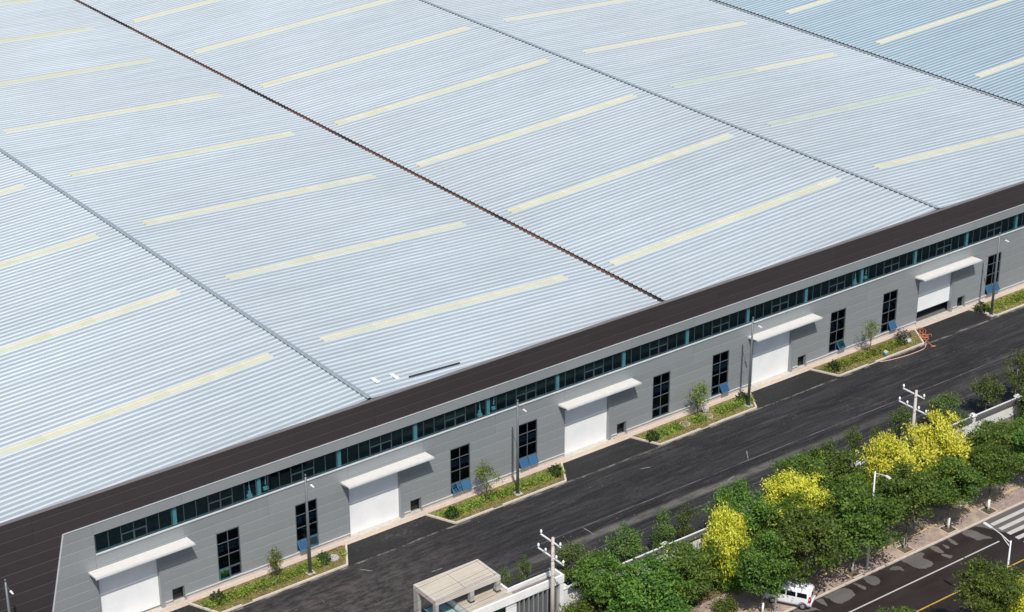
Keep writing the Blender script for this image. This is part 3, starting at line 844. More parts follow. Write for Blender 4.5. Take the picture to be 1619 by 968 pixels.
SHRUB = [crown('foliage', 150 + i, 1.0, .7, 50, 50, .14, [M['leaf_b'], M['leaf']], top=lambda q, rg: (rg.random(len(q)) < .5).astype(int), blob=.34, fill=.5, upright=.3, droop=0) for i in range(3)]
BALL = crown('foliage', 170, .46, .44, 170, 22, .075, [M['box']], blob=.11, fill=.96)

def trunk_mesh(seed, h, r, rx, rz, limbs, bark, lean=.15):
    rr = random.Random(seed)
    mb = MB()
    pts = [(0, 0, -.05)]
    x = y = 0
    for k in range(1, 5):
        x += rr.uniform(-lean, lean) * .5; y += rr.uniform(-lean, lean) * .5
        pts.append((x, y, h * k / 4))
    mb.tube(pts, [r * 1.25, r, r * .85, r * .65, r * .3], 7)
    for q in range(limbs):
        k = rr.choice([1, 2, 2, 3]); u = rr.random()
        b0 = Vector(pts[k]).lerp(Vector(pts[k + 1]), u)
        th = 2 * math.pi * (q + rr.random() * .6) / limbs
        e = Vector((math.cos(th) * rx * rr.uniform(.55, .9), math.sin(th) * rx * rr.uniform(.55, .9), h + rz * rr.uniform(-.4, .7)))
        m = b0.lerp(e, .5) + Vector((0, 0, -.12 * rx))
        mb.tube([b0, m, e], [r * .5, r * .32, r * .1], 5)
        e2 = m + Vector((rr.uniform(-1, 1) * rx * .4, rr.uniform(-1, 1) * rx * .4, rz * .5))
        mb.tube([m, e2], [r * .28, r * .08], 4)
    return mb.mesh('trunk', bark, True)
tcount = [0]
def tree(name, x, y, zc, rx, rz, mesh, base, label, cat='tree', group=None, bark='bark', r=.13, limbs=6, lime=False):
    tcount[0] += 1; n = tcount[0]
    t = thing(name, label, cat, (x, y, 0), 0, group)
    tr = obj('trunk', trunk_mesh(n, zc, r, rx, rz, limbs, M[bark]), None, t)
    if lime:
        obj('limewash_band', MB().tube([(0, 0, 0), (0, 0, 1.15)], [r * 1.42, r * 1.25], 10), M['limewash'], tr, True)
    c = obj('crown', mesh, None, t, loc=(0, 0, zc))
    c.scale = (rx / base[0], rx / base[0] * R.uniform(.92, 1.08), rz / base[1])
    c.rotation_euler = (0, 0, R.uniform(0, 6.28))
    return t
G_ST = 'street trees with white painted trunk feet'
ST = [(44.7, 4.9, 2.2, 2.5, 'large green street tree in front of the van, its trunk hidden'),
      (49.3, 5.2, 2.9, 2.7, 'big dense green street tree whose crown overhangs the white van'),
      (55.2, 5.4, 3.0, 2.25, 'round green street tree just left of the white street lamp on the brick pavement'),
      (61.65, 5.8, 2.7, 2.15, 'green street tree right of the white street lamp, below the large golden tree'),
      (67.2, 5.1, 2.2, 1.85, 'green street tree on the pavement opposite the end of the white lane line'),
      (72.5, 4.7, 2.0, 1.8, 'slender green street tree on the pavement beside the zebra crossing'),
      (78.6, 4.9, 2.1, 1.9, 'green street tree on the pavement right of the zebra crossing at the right edge')]
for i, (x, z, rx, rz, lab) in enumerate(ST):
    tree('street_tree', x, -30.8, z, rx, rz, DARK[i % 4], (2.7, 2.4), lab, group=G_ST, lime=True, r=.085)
G_Y = 'golden flowering trees'
tree('golden_tree', 45.5, -25.4, 3.7, 2.15, 3.6, YEL[1], (2.5, 2.5), 'tall pointed golden tree standing alone among dark green crowns left of the van', group=G_Y)
tree('golden_tree', 54.0, -24.8, 4.7, 2.8, 2.3, YEL[0], (2.5, 2.5), 'golden tree top showing above the green tree behind the white van', group=G_Y)
tree('golden_tree', 65.1, -25.4, 4.3, 2.9, 3.0, YEL[2], (2.5, 2.5), 'left one of the two joined golden trees below the right utility pole', group=G_Y)
tree('golden_tree', 71.4, -25.2, 4.0, 3.1, 3.0, YEL[0], (2.5, 2.5), 'right one of the two joined golden trees, next to the white boundary wall', group=G_Y)
tree('golden_tree', 56.9, -46.3, 4.6, 2.5, 2.0, YEL[2], (2.5, 2.5), 'golden tree in the bottom right corner across the street', group=G_Y)
G_D = 'dark green trees of the planting strip'
DT = [('dense_tree', 34.3, -22.3, 3.4, 2.0, 2.0, 1, 'dark green tree just right of the gatehouse and its utility pole'),
      ('dense_tree', 36.0, -26.0, 3.3, 2.7, 2.5, 2, 'low dark green tree at the bottom edge right of the gatehouse'),
      ('dense_tree', 40.8, -25.4, 3.2, 2.7, 2.4, 0, 'wide dark green tree left of the pointed golden tree'),
      ('dense_tree', 49.3, -22.8, 4.6, 2.4, 2.4, 1, 'mid green tree behind and right of the pointed golden tree'),
      ('dense_tree', 52.3, -26.3, 3.9, 2.1, 2.1, 2, 'dark green tree directly below the small golden tree top'),
      ('dense_tree', 57.3, -22.3, 4.9, 2.4, 2.2, 0, 'olive green tree behind the small golden tree top, beside the yard'),
      ('dense_tree', 61.0, -22.3, 4.2, 2.4, 2.2, 2, 'olive green tree left of the two joined golden trees'),
      ('dense_tree', 59.8, -26.2, 3.6, 2.2, 2.2, 1, 'dark green tree between the small golden top and the joined golden trees'),
      ('dense_tree', 78.4, -25.9, 2.8, 2.4, 2.1, 0, 'dark green several-stemmed tree in front of the white boundary wall'),
      ('dense_tree', 84.2, -26.4, 2.4, 2.2, 1.8, 1, 'dark green tree at the right edge below the end of the white wall'),
      ('dense_tree', 88.6, -22.8, 2.7, 1.8, 2.0, 2, 'bright green tree hiding the far end of the white boundary wall'),
      ('dense_tree', 91.5, -25.0, 3.0, 2.4, 2.3, 0, 'dark green tree beyond the right edge of the planting strip')]
for i, (nm, x, y, z, rx, rz, v, lab) in enumerate(DT):
    tree(nm, x, y, z, rx, rz, BROAD[v] if i % 3 != 1 else DARK[(v + i) % 4], (2.7, 2.2 if i % 3 != 1 else 2.4), lab, group=G_D, r=.14, limbs=7)
tree('broad_tree', 54.2, -46.2, 7.0, 2.4, 2.1, BROAD[1], (2.7, 2.2), 'dark green tree across the street, left of the leaning lamp arm', group=None, r=.14)
tree('broad_tree', 44.4, -46.0, 6.7, 1.9, 1.9, BROAD[0], (2.7, 2.2), 'dark green tree top at the bottom edge between the yellow line and the corner', group=None, r=.14)
tree('broad_tree', 64.5, -46.4, 4.2, 2.0, 2.0, BROAD[2], (2.7, 2.2), 'dark green tree across the street at the right edge behind the white lamp', group=None, r=.14)
G_YG = 'young trees along the yard side of the boundary wall'
YG = [(27.9, -17.6, 3.3, .62, 1.0, 'small bushy young tree right behind the gatehouse roof frame'),
      (29.8, -17.8, 3.4, .75, 1.3, 'slim young tree behind the gatehouse beam left of the utility pole'),
      (34.4, -18.6, 2.9, 1.8, 2.1, 'pale stemmed young tree right of the left utility pole'),
      (40.2, -18.6, 2.4, 1.7, 1.9, 'young tree in the yard between the gatehouse and the pointed golden tree'),
      (44.3, -18.6, 2.7, 1.05, 1.8, 'left one of the close pair of young trees left of the pointed golden tree'),
      (46.8, -18.6, 2.3, 1.0, 1.6, 'right one of the close pair of young trees left of the pointed golden tree'),
      (58.5, -18.6, 3.5, .8, 1.3, 'thin young tree poking up behind the olive green trees'),
      (67.5, -18.6, 3.7, .9, 1.6, 'narrow tall young tree left of the right utility pole'),
      (70.4, -18.6, 3.0, .7, 1.2, 'small young tree between the narrow tall one and the right utility pole'),
      (73.8, -18.6, 3.4, 1.3, 1.5, 'young tree just behind the right utility pole'),
      (79.9, -18.6, 3.0, 1.7, 1.7, 'young tree right of the right utility pole behind the white wall'),
      (86.0, -18.6, 3.1, 1.6, 1.7, 'second young tree right of the right utility pole behind the white wall'),
      (90.3, -18.6, 4.0, 1.6, 2.0, 'tall young tree at the right edge behind the white wall')]
for i, (x, y, z, rx, rz, lab) in enumerate(YG):
    tree('young_tree', x, y, z, rx, rz, YOUNG[i % 4], (1.5, 1.7), lab, group=G_YG, bark='palebark', r=.07, limbs=7)
# shrubs
G_SH = 'shrubs under the trees of the planting strip'
SH = [(31.9, -22.4, 1.2, 1.3, 'bright green shrub between the left utility pole and the white wall'),
      (33.2, -24.3, .8, .9, 'low shrub at the foot of the left utility pole'),
      (38.6, -28.2, 1.0, .9, 'low dark shrub at the bottom edge left of the pointed golden tree'),
      (42.6, -28.6, 1.0, .8, 'low shrub at the pavement edge below the pointed golden tree'),
      (37.5, -22.0, 1.2, 1.2, 'shrub against the white wall behind the low dark tree'),
      (45.2, -27.0, .9, 1.2, 'lime green shrub at the foot of the pointed golden tree'),
      (70.0, -26.9, 1.3, 1.0, 'low shrub at the pavement below the joined golden trees'),
      (73.6, -26.9, 1.1, .8, 'low shrub left of the several-stemmed dark tree'),
      (77.2, -27.4, 1.2, .8, 'low shrub at the foot of the several-stemmed dark tree'),
      (81.5, -27.5, 1.6, 1.0, 'wide low shrub along the pavement right of the several-stemmed tree'),
      (85.5, -27.6, 1.6, 1.0, 'wide low shrub along the pavement at the right edge'),
      (80.9, -22.6, .9, .7, 'small shrub standing against the white boundary wall'),
      (84.6, -22.4, 1.0, 1.1, 'taller shrub against the right part of the white boundary wall')]
for i, (x, y, r_, h, lab) in enumerate(SH):
    t = thing('shrub', lab, 'shrub', (x, y, 0), 0, G_SH)
    c = obj('foliage', SHRUB[i % 3], None, t, loc=(0, 0, h * .75)); c.scale = (r_, r_, h * 1.1); c.rotation_euler = (0, 0, R.uniform(0, 6))
# ground cover in the strip
rg = np.random.default_rng(3)
n = 9000
gx = rg.uniform(28, 96, n); gy = rg.uniform(-26.5, -20.7, n)
keep = (np.sin(gx * 1.3) + np.sin(gy * 2.1 + gx * .7) + rg.normal(size=n) * .5) > -.2
cc = np.stack([gx, gy, rg.uniform(.0, .28, n)], 1)[keep]
obj('ground_cover', leaf_mesh('ground_cover', cc, np.tile([0, 0, 1.], (len(cc), 1)), .3, 5, [M['leaf'], M['leaf_b']], (rg.random(len(cc)) < .4).astype(int), upright=.3, droop=0), None, kind='stuff')

# ------------------------------------------------------------------ planting beds along the wall
BEDS = [0, 1, 2, 3, 4]
ORD = ['first', 'second', 'third', 'fourth', 'fifth']
BEDLAB = ['kerbed planting bed between the first and second white roller doors from the left',
          'kerbed planting bed between the second and third roller doors from the left',
          'kerbed planting bed with two round manholes, between the third and fourth roller doors',
          'kerbed planting bed with the orange hose at its end, left of the half open door',
          'kerbed planting bed right of the half open roller door']
DOORP = ['between the first and second roller doors', 'between the second and third roller doors', 'between the third and fourth roller doors', 'just left of the half open roller door', 'right of the half open roller door']
for k in BEDS:
    o = 24.0 * k
    P4 = [(o + 7.55, -.82), (o + 8.85, -3.72), (o + 21.35, -3.72), (o + 23.1, -.82)]
    bed = thing('planting_bed', BEDLAB[k], 'planting bed', (0, 0, 0), 0, 'kerbed planting beds along the warehouse wall')
    mb = MB(); mb.v += [(x, y, .09) for x, y in P4[::1]]; mb.f.append((0, 1, 2, 3)); mb.m.append(0)
    obj('soil', mb, M['soil'], bed)
    # kerb stones along the three open sides and the wall side
    def run(a, b, gap=None):
        a, b = Vector(a), Vector(b); L = (b - a).length; n = max(1, round(L / 1.0))
        d = (b - a) / L; nrm = Vector((d.y, -d.x))
        for q in range(n):
            s0, s1 = L * q / n + .006, L * (q + 1) / n - .006
            hi = .15 + R.uniform(-.006, .006)
            if gap and q == gap: hi = .035
            p = [a + d * s0, a + d * s1]
            m_ = MB()
            lo = [p[0] + nrm * .09, p[1] + nrm * .09, p[1] - nrm * .09, p[0] - nrm * .09]
            m_.hexa([(v.x, v.y, -.05) for v in lo], [(v.x, v.y, hi) for v in lo])
            obj('kerbstone', m_, M['kerb'], bed)
    run(P4[0], P4[1]); run(P4[1], P4[2], (2, 4, 5, 4, 5)[k]); run(P4[2], P4[3])
    gx = P4[1][0] + (2, 4, 5, 4, 5)[k] * 1.04 + .5
    obj('drain_grate', MB().box(gx - .5, gx + .5, -4.05, -3.82, -.05, .018), M['black'], bed)
    # dry grass and low plants
    rg = np.random.default_rng(20 + k)
    def inbed(n, y0, y1):
        y = rg.uniform(y0, y1, n); f = (-.82 - y) / 2.9
        xa = P4[0][0] + f * 1.3 + .2; xb = P4[3][0] - f * 1.75 - .2
        x = xa + (xb - xa) * rg.random(n)
        return x, y
    x, y = inbed(2600, -3.6, -1.0)
    c3 = np.stack([x, y, .10 + rg.random(len(x)) * .10], 1)
    obj('dry_grass', leaf_mesh('dry_grass', c3, np.tile([0, 0, 1.], (len(c3), 1)), .16, 31 + k, [M['straw'], M['hedge']], (rg.random(len(c3)) < .42).astype(int), upright=.5, droop=0), None, bed, kind='stuff')
    # the low hedge: a row of small plants
    cl = []
    for q in range(330):
        xx, yy = inbed(1, -2.75, -1.75)
        if abs(xx[0] - (o + 21)) < .8 and k == 0: continue
        if k == 2 and (abs(xx[0] - 61.5) < .7 or abs(xx[0] - 64.6) < .8): continue
        if k == 3 and xx[0] > o + 19.5: continue
        kk = rg.integers(14, 30)
        cl.append(np.array([xx[0], yy[0], .28]) + rg.normal(size=(kk, 3)) * np.array([.15, .15, .15]))
    c3 = np.concatenate(cl); c3[:, 2] = np.maximum(c3[:, 2], .12)
    obj('low_plants', leaf_mesh('low_plants', c3, np.tile([0, 0, 1.], (len(c3), 1)), .17, 41 + k, [M['hedge'], M['leaf_b'], M['straw']], rg.choice(3, len(c3), p=[.5, .38, .12]), upright=.5, droop=0), None, bed, kind='stuff')
# boxwood balls
for i, (x, y, lab) in enumerate([(9.5, -2.15, 'clipped round bush at the left end of the leftmost planting bed'),
    (19.9, -2.3, 'clipped round bush next to the pale manhole lid in the leftmost bed'),
    (33.2, -2.7, 'clipped round bush at the left end of the second bed from the left'),
    (45.2, -2.3, 'clipped round bush at the right end of the second bed from the left'),
    (56.8, -2.6, 'clipped round bush at the left end of the bed with the two manholes'),
    (69.0, -1.95, 'clipped round bush beside the lamp post in the bed with two manholes'),
    (81.3, -2.6, 'clipped round bush at the left end of the bed with the orange hose'),
    (91.3, -2.5, 'clipped round bush beside the white sack near the orange hose'),
    (104.2, -1.95, 'clipped round bush at the left end of the bed right of the half open door')]):
    t = thing('round_bush', lab, 'bush', (x, y, .09), 0, 'clipped round bushes in the planting beds')
    c = obj('foliage', BALL, None, t, loc=(0, 0, .44)); sc = R.uniform(1.15, 1.3); c.scale = (sc, sc, sc); c.rotation_euler = (0, 0, i * 1.3)
    obj('stem', MB().tube([(0, 0, 0), (0, 0, .4)], .04, 6), M['bark'], t)
for i, (x, y, z, r_, lab) in enumerate([(15.1, -2.5, 2.6, 1.0, 'thin sapling in the bed between the first and second roller doors'),
    (37.0, -2.6, 3.0, 1.05, 'fuller sapling in the bed between the second and third roller doors'),
    (63.3, -1.9, 2.8, 1.25, 'wide crowned sapling beside the two manholes'),
    (86.9, -2.1, 3.0, .95, 'bright green sapling in the bed with the orange hose')]):
    tree('sapling', x, y, z, r_, r_ * (1.15 if i else 1.25), SAPL[i], (.9, .95), lab, group='saplings in the planting beds', r=.05, limbs=6, bark='bark')
# manholes
for i, (x, y, lab, lid, z) in enumerate([(20.95, -2.1, 'pale round manhole lid in the leftmost planting bed', 'manhole', .16),
    (61.4, -2.05, 'round manhole with brownish lid left of the wide crowned sapling', 'mandark', .13),
    (64.35, -2.15, 'round manhole with pale ring right of the wide crowned sapling', 'mandark', .13)]):
    t = thing('manhole', lab, 'manhole', (x, y, 0), 0, 'round manholes in the planting beds')
    obj('ring', MB().disc(0, 0, .05, z, .52, 24), M['manring'] if i else M['manhole'], t)
    obj('lid', MB().disc(0, 0, z, z + .03, .40 if i else .46, 24), M[lid], t)
t = MB().disc(0, 0, 0, .03, .46, 24)
t.v = [(x, y * .5 - z * .85, y * .85 + z * .5) for x, y, z in t.v]
o = obj('loose_lid', t, M['manhole'], loc=(64.75, -1.25, .50))
tag(o, 'pale round lid propped up behind the pale ringed manhole', 'manhole lid')

# ------------------------------------------------------------------ lamp posts in the yard
def lamp_post(x, y, label, first=None):
    t = thing('lamp_post', label, 'lamp post', (x, y, .05), 0, 'dark lamp posts along the warehouse')
    obj('base', MB().box(-.35, .35, -.35, .35, -.05, .12), M['sill'], t)
    obj('pole', MB().tube([(0, 0, .12), (0, 0, 4.5), (0, 0, 9.5)], [.15, .12, .09], 12).disc(0, 0, .12, .16, .24, 12).tube([(0, 0, 9.5), (0, 0, 9.75)], .07, 8), M['lamp'], t, True)
    a = obj('arm', MB().tube([(0, 0, 9.15), (0, -.4, 9.18), (0, -.85, 9.14)], [.035, .03, .025], 8), M['lamp'], t)
    obj('lamp_head', MB().hexa([(-.07, -1.3, 9.08), (.07, -1.3, 9.08), (.10, -.82, 9.10), (-.10, -.82, 9.10)], [(-.05, -1.28, 9.13), (.05, -1.28, 9.13), (.07, -.84, 9.17), (-.07, -.84, 9.17)]), M['lens'], a)
    return t
L0 = lamp_post(18.1, -2.95, 'dark lamp post in the leftmost planting bed, in front of a tall window')
for x, y, lab in ((-8.75, -2.9, 'dark lamp post at the left edge in front of the brown wall'),
    (40.35, -2.95, 'dark lamp post between the second and third roller doors'),
    (69.0, -2.95, 'dark lamp post just left of the fourth roller door'),
    (104.4, -3.3, 'dark lamp post in the bed right of the half open roller door')):
    copy_tree(L0, (x, y, .05), 0, lab)
# street lamps
def street_lamp(x, y, z, dirn, label, dx=0, k=1.0):
    t = thing('street_lamp', label, 'street lamp', (x, y, z), 0, 'white street lamps')
    obj('pole', MB().tube([(0, 0, -.1), (0, 0, 5), (0, 0, 9.5)], [.11, .09, .06], 12).disc(0, 0, 0, .05, .2, 12), M['lampw'], t, True)
    a = obj('arm', MB().tube([(0, 0, 9.3), (dx * .5, dirn * 1.1 * k, 9.3 + .32 * k), (dx, dirn * 2.1 * k, 9.3 + .48 * k)], [.045, .04, .035], 8).tube([(0, 0, 8.9), (dx * .45, dirn * 1.0 * k, 9.3 + .25 * k)], .022, 6), M['lampw'], t)
    d = dirn
    ys = sorted([d * 2.0 * k, d * (2.0 * k + .8 * k)]); zh = 9.3 + .46 * k
    obj('lamp_head', MB().hexa([(dx - .12, ys[0], zh - .04), (dx + .12, ys[0], zh - .04), (dx + .12, ys[1], zh + .02), (dx - .12, ys[1], zh + .02)], [(dx - .08, ys[0], zh + .05), (dx + .08, ys[0], zh + .05), (dx + .08, ys[1], zh + .11), (dx - .08, ys[1], zh + .11)]), M['lampw'], a)
street_lamp(56.87, -30.95, 0, -1, 'white street lamp on the brick pavement in front of the green trees', k=.62)
street_lamp(57.35, -45.2, 0, 1, 'white street lamp across the street with its arm over the lane line')
o = thing('sign_post', 'white painted steel post on the pavement in front of the van', 'post', (45.75, -31.2, 0))
obj('pole', MB().tube([(0, 0, -.1), (0, 0, 3.6)], [.09, .075], 10), M['lampw'], o, True)
obj('foot_plate', MB().box(-.18, .18, -.18, .18, 0, .02), M['lampw'], o)
o = obj('slim_post', MB().tube([(50.7, -29.6, 0), (50.7, -29.6, 2.6)], .04, 8).disc(50.7, -29.6, 0, .02, .12, 10), M['steel'])
tag(o, 'thin grey post standing on the pavement behind the white van', 'post')
# tree pits
for x, lab in ((55.2, 'square tree pit edging left of the white street lamp foot'), (61.65, 'square tree pit edging right of the white street lamp foot'), (67.2, 'square tree pit edging facing the end of the lane line'), (72.5, 'square tree pit edging beside the zebra crossing'), (49.3, 'square tree pit edging behind the van'), (78.6, 'square tree pit edging right of the zebra crossing')):
    t = thing('tree_pit', lab, 'tree pit', (x, -30.8, 0), 0, 'square tree pits in the pavement')
    obj('soil', MB().box(-.55, .55, -.55, .55, -.02, .006), M['earth'], t)
    for q in ((-.63, .63, .55, .63), (-.63, .63, -.63, -.55), (-.63, -.55, -.55, .55), (.55, .63, -.55, .55)):
        obj('edging', MB().box(q[0], q[1], q[2], q[3], -.02, .035), M['kerb'], t)

# ------------------------------------------------------------------ utility poles and wires
def pole(x, y, H, label):
    t = thing('utility_pole', label, 'utility pole', (x, y, 0), 0, 'concrete utility poles')
    obj('mast', MB().tube([(0, 0, -.1), (0, 0, H * .5), (0, 0, H)], [.20, .165, .12], 14), M['conc'], t, True)
    obj('band', MB().tube([(0, 0, H - .68), (0, 0, H - .62)], .15, 12).tube([(0, 0, H - 2.2), (0, 0, H - 2.14)], .16, 12), M['steel'], t)
    for zz, xs in ((H - .45, ((-.0, 1.55), (0, -.95))), (H - 1.9, ((0, 1.9), (0, .95), (0, -.45), (0, -1.35)))):
        a = obj('cross_arm', MB().box(-.05, .05, min(q[1] for q in xs) - .05, max(q[1] for q in xs) + .05, zz - .05, zz + .04), M['insul'], t)
        for q in xs:
            obj('insulator', MB().tube([(0, q[1], zz + .04), (0, q[1], zz + .12), (0, q[1], zz + .16), (0, q[1], zz + .34), (0, q[1], zz + .44)], [.03, .03, .10, .10, .04], 10), M['insul'], a, True)
    obj('bracket', MB().box(-.04, .04, .1, .5, H - 3.2, H - 3.12), M['steel'], t)
    return t
POLES = [(29.35, -22.2, 8.9), (71.45, -22.1, 8.95), (-14.0, -22.3, 8.9)]
for p_, lab in zip(POLES, ('pale concrete utility pole in front of the gatehouse beam', 'pale concrete utility pole rising out of the golden trees', 'concrete utility pole beyond the left edge of the yard')):
    pole(*p_, lab)
for a, b, lab in ((2, 0, 'thin power lines running from the left pole past the gatehouse'),):
    A, B = POLES[a], POLES[b]
    wr = MB()
    for dy, dz in ((1.55, -.05), (-.95, -.05), (1.9, -1.5), (.95, -1.5), (-.45, -1.5), (-1.35, -1.5)):
        pts = []
        for q in range(13):
            u = q / 12; sag = 4 * u * (1 - u) * 1.0
            pts.append((A[0] + (B[0] - A[0]) * u, A[1] + dy + (B[1] - A[1]) * u, A[2] + dz + (B[2] - A[2]) * u - sag))
        wr.tube(pts, .012, 5)
    tag(obj('power_lines', wr, M['wire']), lab, 'power line')

# ------------------------------------------------------------------ boundary wall
def boundary(x0, x1, label, pillars):
    t = thing('boundary_wall', label, 'wall', (0, 0, 0), 0, 'white boundary walls')
    obj('stone_base', MB().box(x0, x1, -20.52, -20.22, -.1, .42), M['stone'], t)
    edges = [x0] + pillars + [x1]
    for a, b in zip(edges[:-1], edges[1:]):
        if b - a < .5: continue
        obj('wall_section', MB().box(a + .22, b - .22, -20.47, -20.27, .422, 1.75), M['white'], t)
        cp = MB()
        cp.hexa([(a + .22, -20.66, 1.752), (b - .22, -20.66, 1.752), (b - .22, -20.08, 1.752), (a + .22, -20.08, 1.752)],
                [(a + .22, -20.42, 2.12), (b - .22, -20.42, 2.12), (b - .22, -20.32, 2.12), (a + .22, -20.32, 2.12)])
        c_o = obj('coping', cp, M['coping'], t)
        obj('coping_ridge', MB().box(a + .22, b - .22, -20.43, -20.31, 2.1, 2.18), M['white'], c_o)
        rl = MB()
        n = int((b - a - .5) / .28)
        for q in range(n):
            x = a + .3 + q * .28
            rl.hexa([(x, -20.68, 1.77), (x + .10, -20.68, 1.77), (x + .10, -20.40, 2.09), (x, -20.40, 2.09)], [(x, -20.69, 1.82), (x + .10, -20.69, 1.82), (x + .10, -20.42, 2.13), (x, -20.42, 2.13)])
        o_ = obj('roll_tiles', rl, M['coping'], c_o); o_['kind'] = 'stuff'
    for p_ in pillars + [x0, x1]:
        pi = obj('pillar', MB().box(p_ - .215, p_ + .215, -20.58, -20.16, -.1, 2.2), M['white'], t)
        obj('cap', MB().box(p_ - .30, p_ + .30, -20.67, -20.07, 2.202, 2.30).box(p_ - .2, p_ + .2, -20.57, -20.17, 2.302, 2.42), M['white'], pi)
boundary(32.0, 130.0, 'white boundary wall with grey tiled coping along the yard behind the trees', [35.2, 43.0, 50.8, 58.6, 66.4, 74.2, 81.9, 88.4, 97, 105, 113, 121])

# ------------------------------------------------------------------ gatehouse
G = thing('gatehouse', 'cream gatehouse with a flat framed roof on columns and a white louvred wing', 'gatehouse', (0, 0, 0))
px0, px1, py0, py1, pz = 19.62, 26.02, -19.62, -16.5, 5.3
fr_ = obj('portal_frame', MB().box(px0, px1, py0, py0 + .32, pz - .42, pz).box(px0, px1, py1 - .22, py1, pz - .42, pz)
          .box(px0, px0 + .26, py0 + .32, py1 - .22, pz - .42, pz).box(px1 - .26, px1, py0 + .32, py1 - .22, pz - .42, pz), M['portaltop'], G)
xm = px0 + (px1 - px0) * .5
obj('middle_rib', MB().box(xm - .09, xm + .09, py0 + .32, py1 - .22, pz - .30, pz - .003), M['portaltop'], G)
ys = [py0 + .32, py0 + .62, py0 + 1.0, py0 + 1.75, py0 + 2.4, py1 - .22]
for a, b in ((px0 + .26, xm - .09), (xm + .09, px1 - .26)):
    for q in range(5):
        obj('roof_panel', MB().box(a, b, ys[q] + .012, ys[q + 1] - .012, pz - .22, pz - .11 + R.uniform(-.003, .003)), M['cream'], G)
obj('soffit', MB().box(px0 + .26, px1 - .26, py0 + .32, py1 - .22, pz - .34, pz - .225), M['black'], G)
for (a, b, c, d, zb) in ((px0 + .003, px0 + .30, py0 + .003, py0 + .40, 0), (px0 + .003, px0 + .30, py1 - .62, py1 - .003, 0), (xm + .2, xm + .58, py0 + .003, py0 + .38, 3.8), (px1 - .40, px1 - .003, py0 + .003, py0 + .42, 3.8), (px1 - .40, px1 - .003, py1 - .40, py1 - .003, 3.8)):
    co = obj('column', MB().box(a, b, c, d, zb, pz - .42), M['portal'], G)
    if zb: obj('foot', MB().box(a - .03, b + .03, c - .03, d + .03, zb, zb + .14), M['black'], co)
# main block with deck roof
obj('block', MB().box(22.2, 26.6, -21.0, -16.4, 0, 3.70), M['white'], G)
obj('roof_deck', MB().box(22.2, 26.6, -20.9, -16.4, 3.702, 3.8), M['deck'], G)
pp = MB().box(21.9, 31.35, -21.2, -21.0, 3.42, 4.12)                                        # front parapet beam
pp.box(31.15, 31.35, -21.0, -20.0, 3.42, 4.12).box(26.5, 31.15, -20.16, -20.0, 3.42, 4.12).box(26.3, 26.5, -20.16, -16.2, 3.42, 4.10).box(22.4, 26.3, -16.4, -16.2, 3.705, 4.10)
obj('parapet', pp, M['white'], G)
obj('wing_deck', MB().box(26.6, 31.15, -21.0, -20.16, 3.5, 3.72), simple('dusty_grey_deck', (0.20, 0.165, 0.15), 0.9), G)
obj('wing_wall', MB().box(26.6, 31.1, -20.55, -20.2, 0, 3.5), M['black'], G)
for q in range(9):
    x = 26.75 + q * .48
    obj('fin', MB().box(x, x + .13, -21.12, -20.56, .05, 3.41), M['fin'], G)
obj('end_pier', MB().box(30.95, 31.33, -21.15, -20.05, 0, 3.418), M['white'], G)
wi = obj('window', MB().box(23.0, 23.06, -21.08, -21.0, .9, 3.3).box(25.4, 25.46, -21.08, -21.0, .9, 3.3).box(23.06, 25.4, -21.08, -21.0, .9, .96).box(23.06, 25.4, -21.08, -21.0, 3.24, 3.3).box(24.2, 24.26, -21.08, -21.0, .96, 3.24), M['frame'], G)
for a, b in ((23.06, 24.2), (24.26, 25.4)): obj('pane', MB().box(a, b, -21.05, -21.03, .96, 3.24), M['teal'], wi)
gl = obj('glass_canopy', MB().box(20.1, 22.1, -19.9, -19.82, 3.05, 3.12).box(20.1, 22.1, -17.2, -17.12, 3.05, 3.12).box(20.1, 20.18, -19.82, -17.2, 3.05, 3.12).box(22.02, 22.1, -19.82, -17.2, 3.05, 3.12).box(21.06, 21.12, -19.82, -17.2, 3.05, 3.12), M['frame'], G)
for a, b in ((20.18, 21.06), (21.12, 22.02)): obj('pane', MB().box(a, b, -19.82, -17.2, 3.075, 3.10), M['tealroof'], gl)

# ------------------------------------------------------------------ loose things in the yard
def curve_pts(pts, n=8):
    out = []
    P_ = [Vector(p) for p in pts]
    for i in range(len(P_) - 1):
        p0 = P_[max(i - 1, 0)]; p1 = P_[i]; p2 = P_[i + 1]; p3 = P_[min(i + 2, len(P_) - 1)]
        for q in range(n):
            u = q / n
            out.append(0.5 * ((2 * p1) + (p2 - p0) * u + (2 * p0 - 5 * p1 + 4 * p2 - p3) * u * u + (3 * p1 - p0 - 3 * p2 + p3) * u ** 3))
    out.append(P_[-1]); return out
hs = MB(); rr = random.Random(5)
for q in range(5):
    a = Vector((95.2 + q * .18, -.75, .06)); pts = [a]
    for s in range(1, 6):
        pts.append(Vector((95.2 + q * .2 - s * .22 + rr.uniform(-.25, .3), -.75 - s * .5 + rr.uniform(-.12, .12), .06 + rr.random() * .18)))
    hs.tube(curve_pts(pts, 5), .03, 6)
for q in range(4):
    cx, cy = 94.4 + rr.uniform(-.25, .25), -2.8 + rr.uniform(-.3, .3); r0 = rr.uniform(.3, .55)
    hs.tube([(cx + r0 * math.cos(u * .45), cy + r0 * 1.2 * math.sin(u * .45), .06 + q * .05 + rr.random() * .03) for u in range(15)], .03, 6)
hs.tube(curve_pts([(94.1, -3.0, .1), (94.0, -3.7, .05), (93.7, -4.5, .05), (93.9, -4.9, .05), (93.4, -4.7, .05)], 5), .05, 6)
tag(obj('hose_heap', hs, M['orange']), 'tangled heap of orange hose beside the half open roller door', 'hose')
cb = MB().tube(curve_pts([(93.9, -3.5, .05), (92.6, -4.5, .03), (90.2, -4.6, .03), (87.9, -4.3, .03), (86.6, -3.95, .04)], 8), .04, 6)
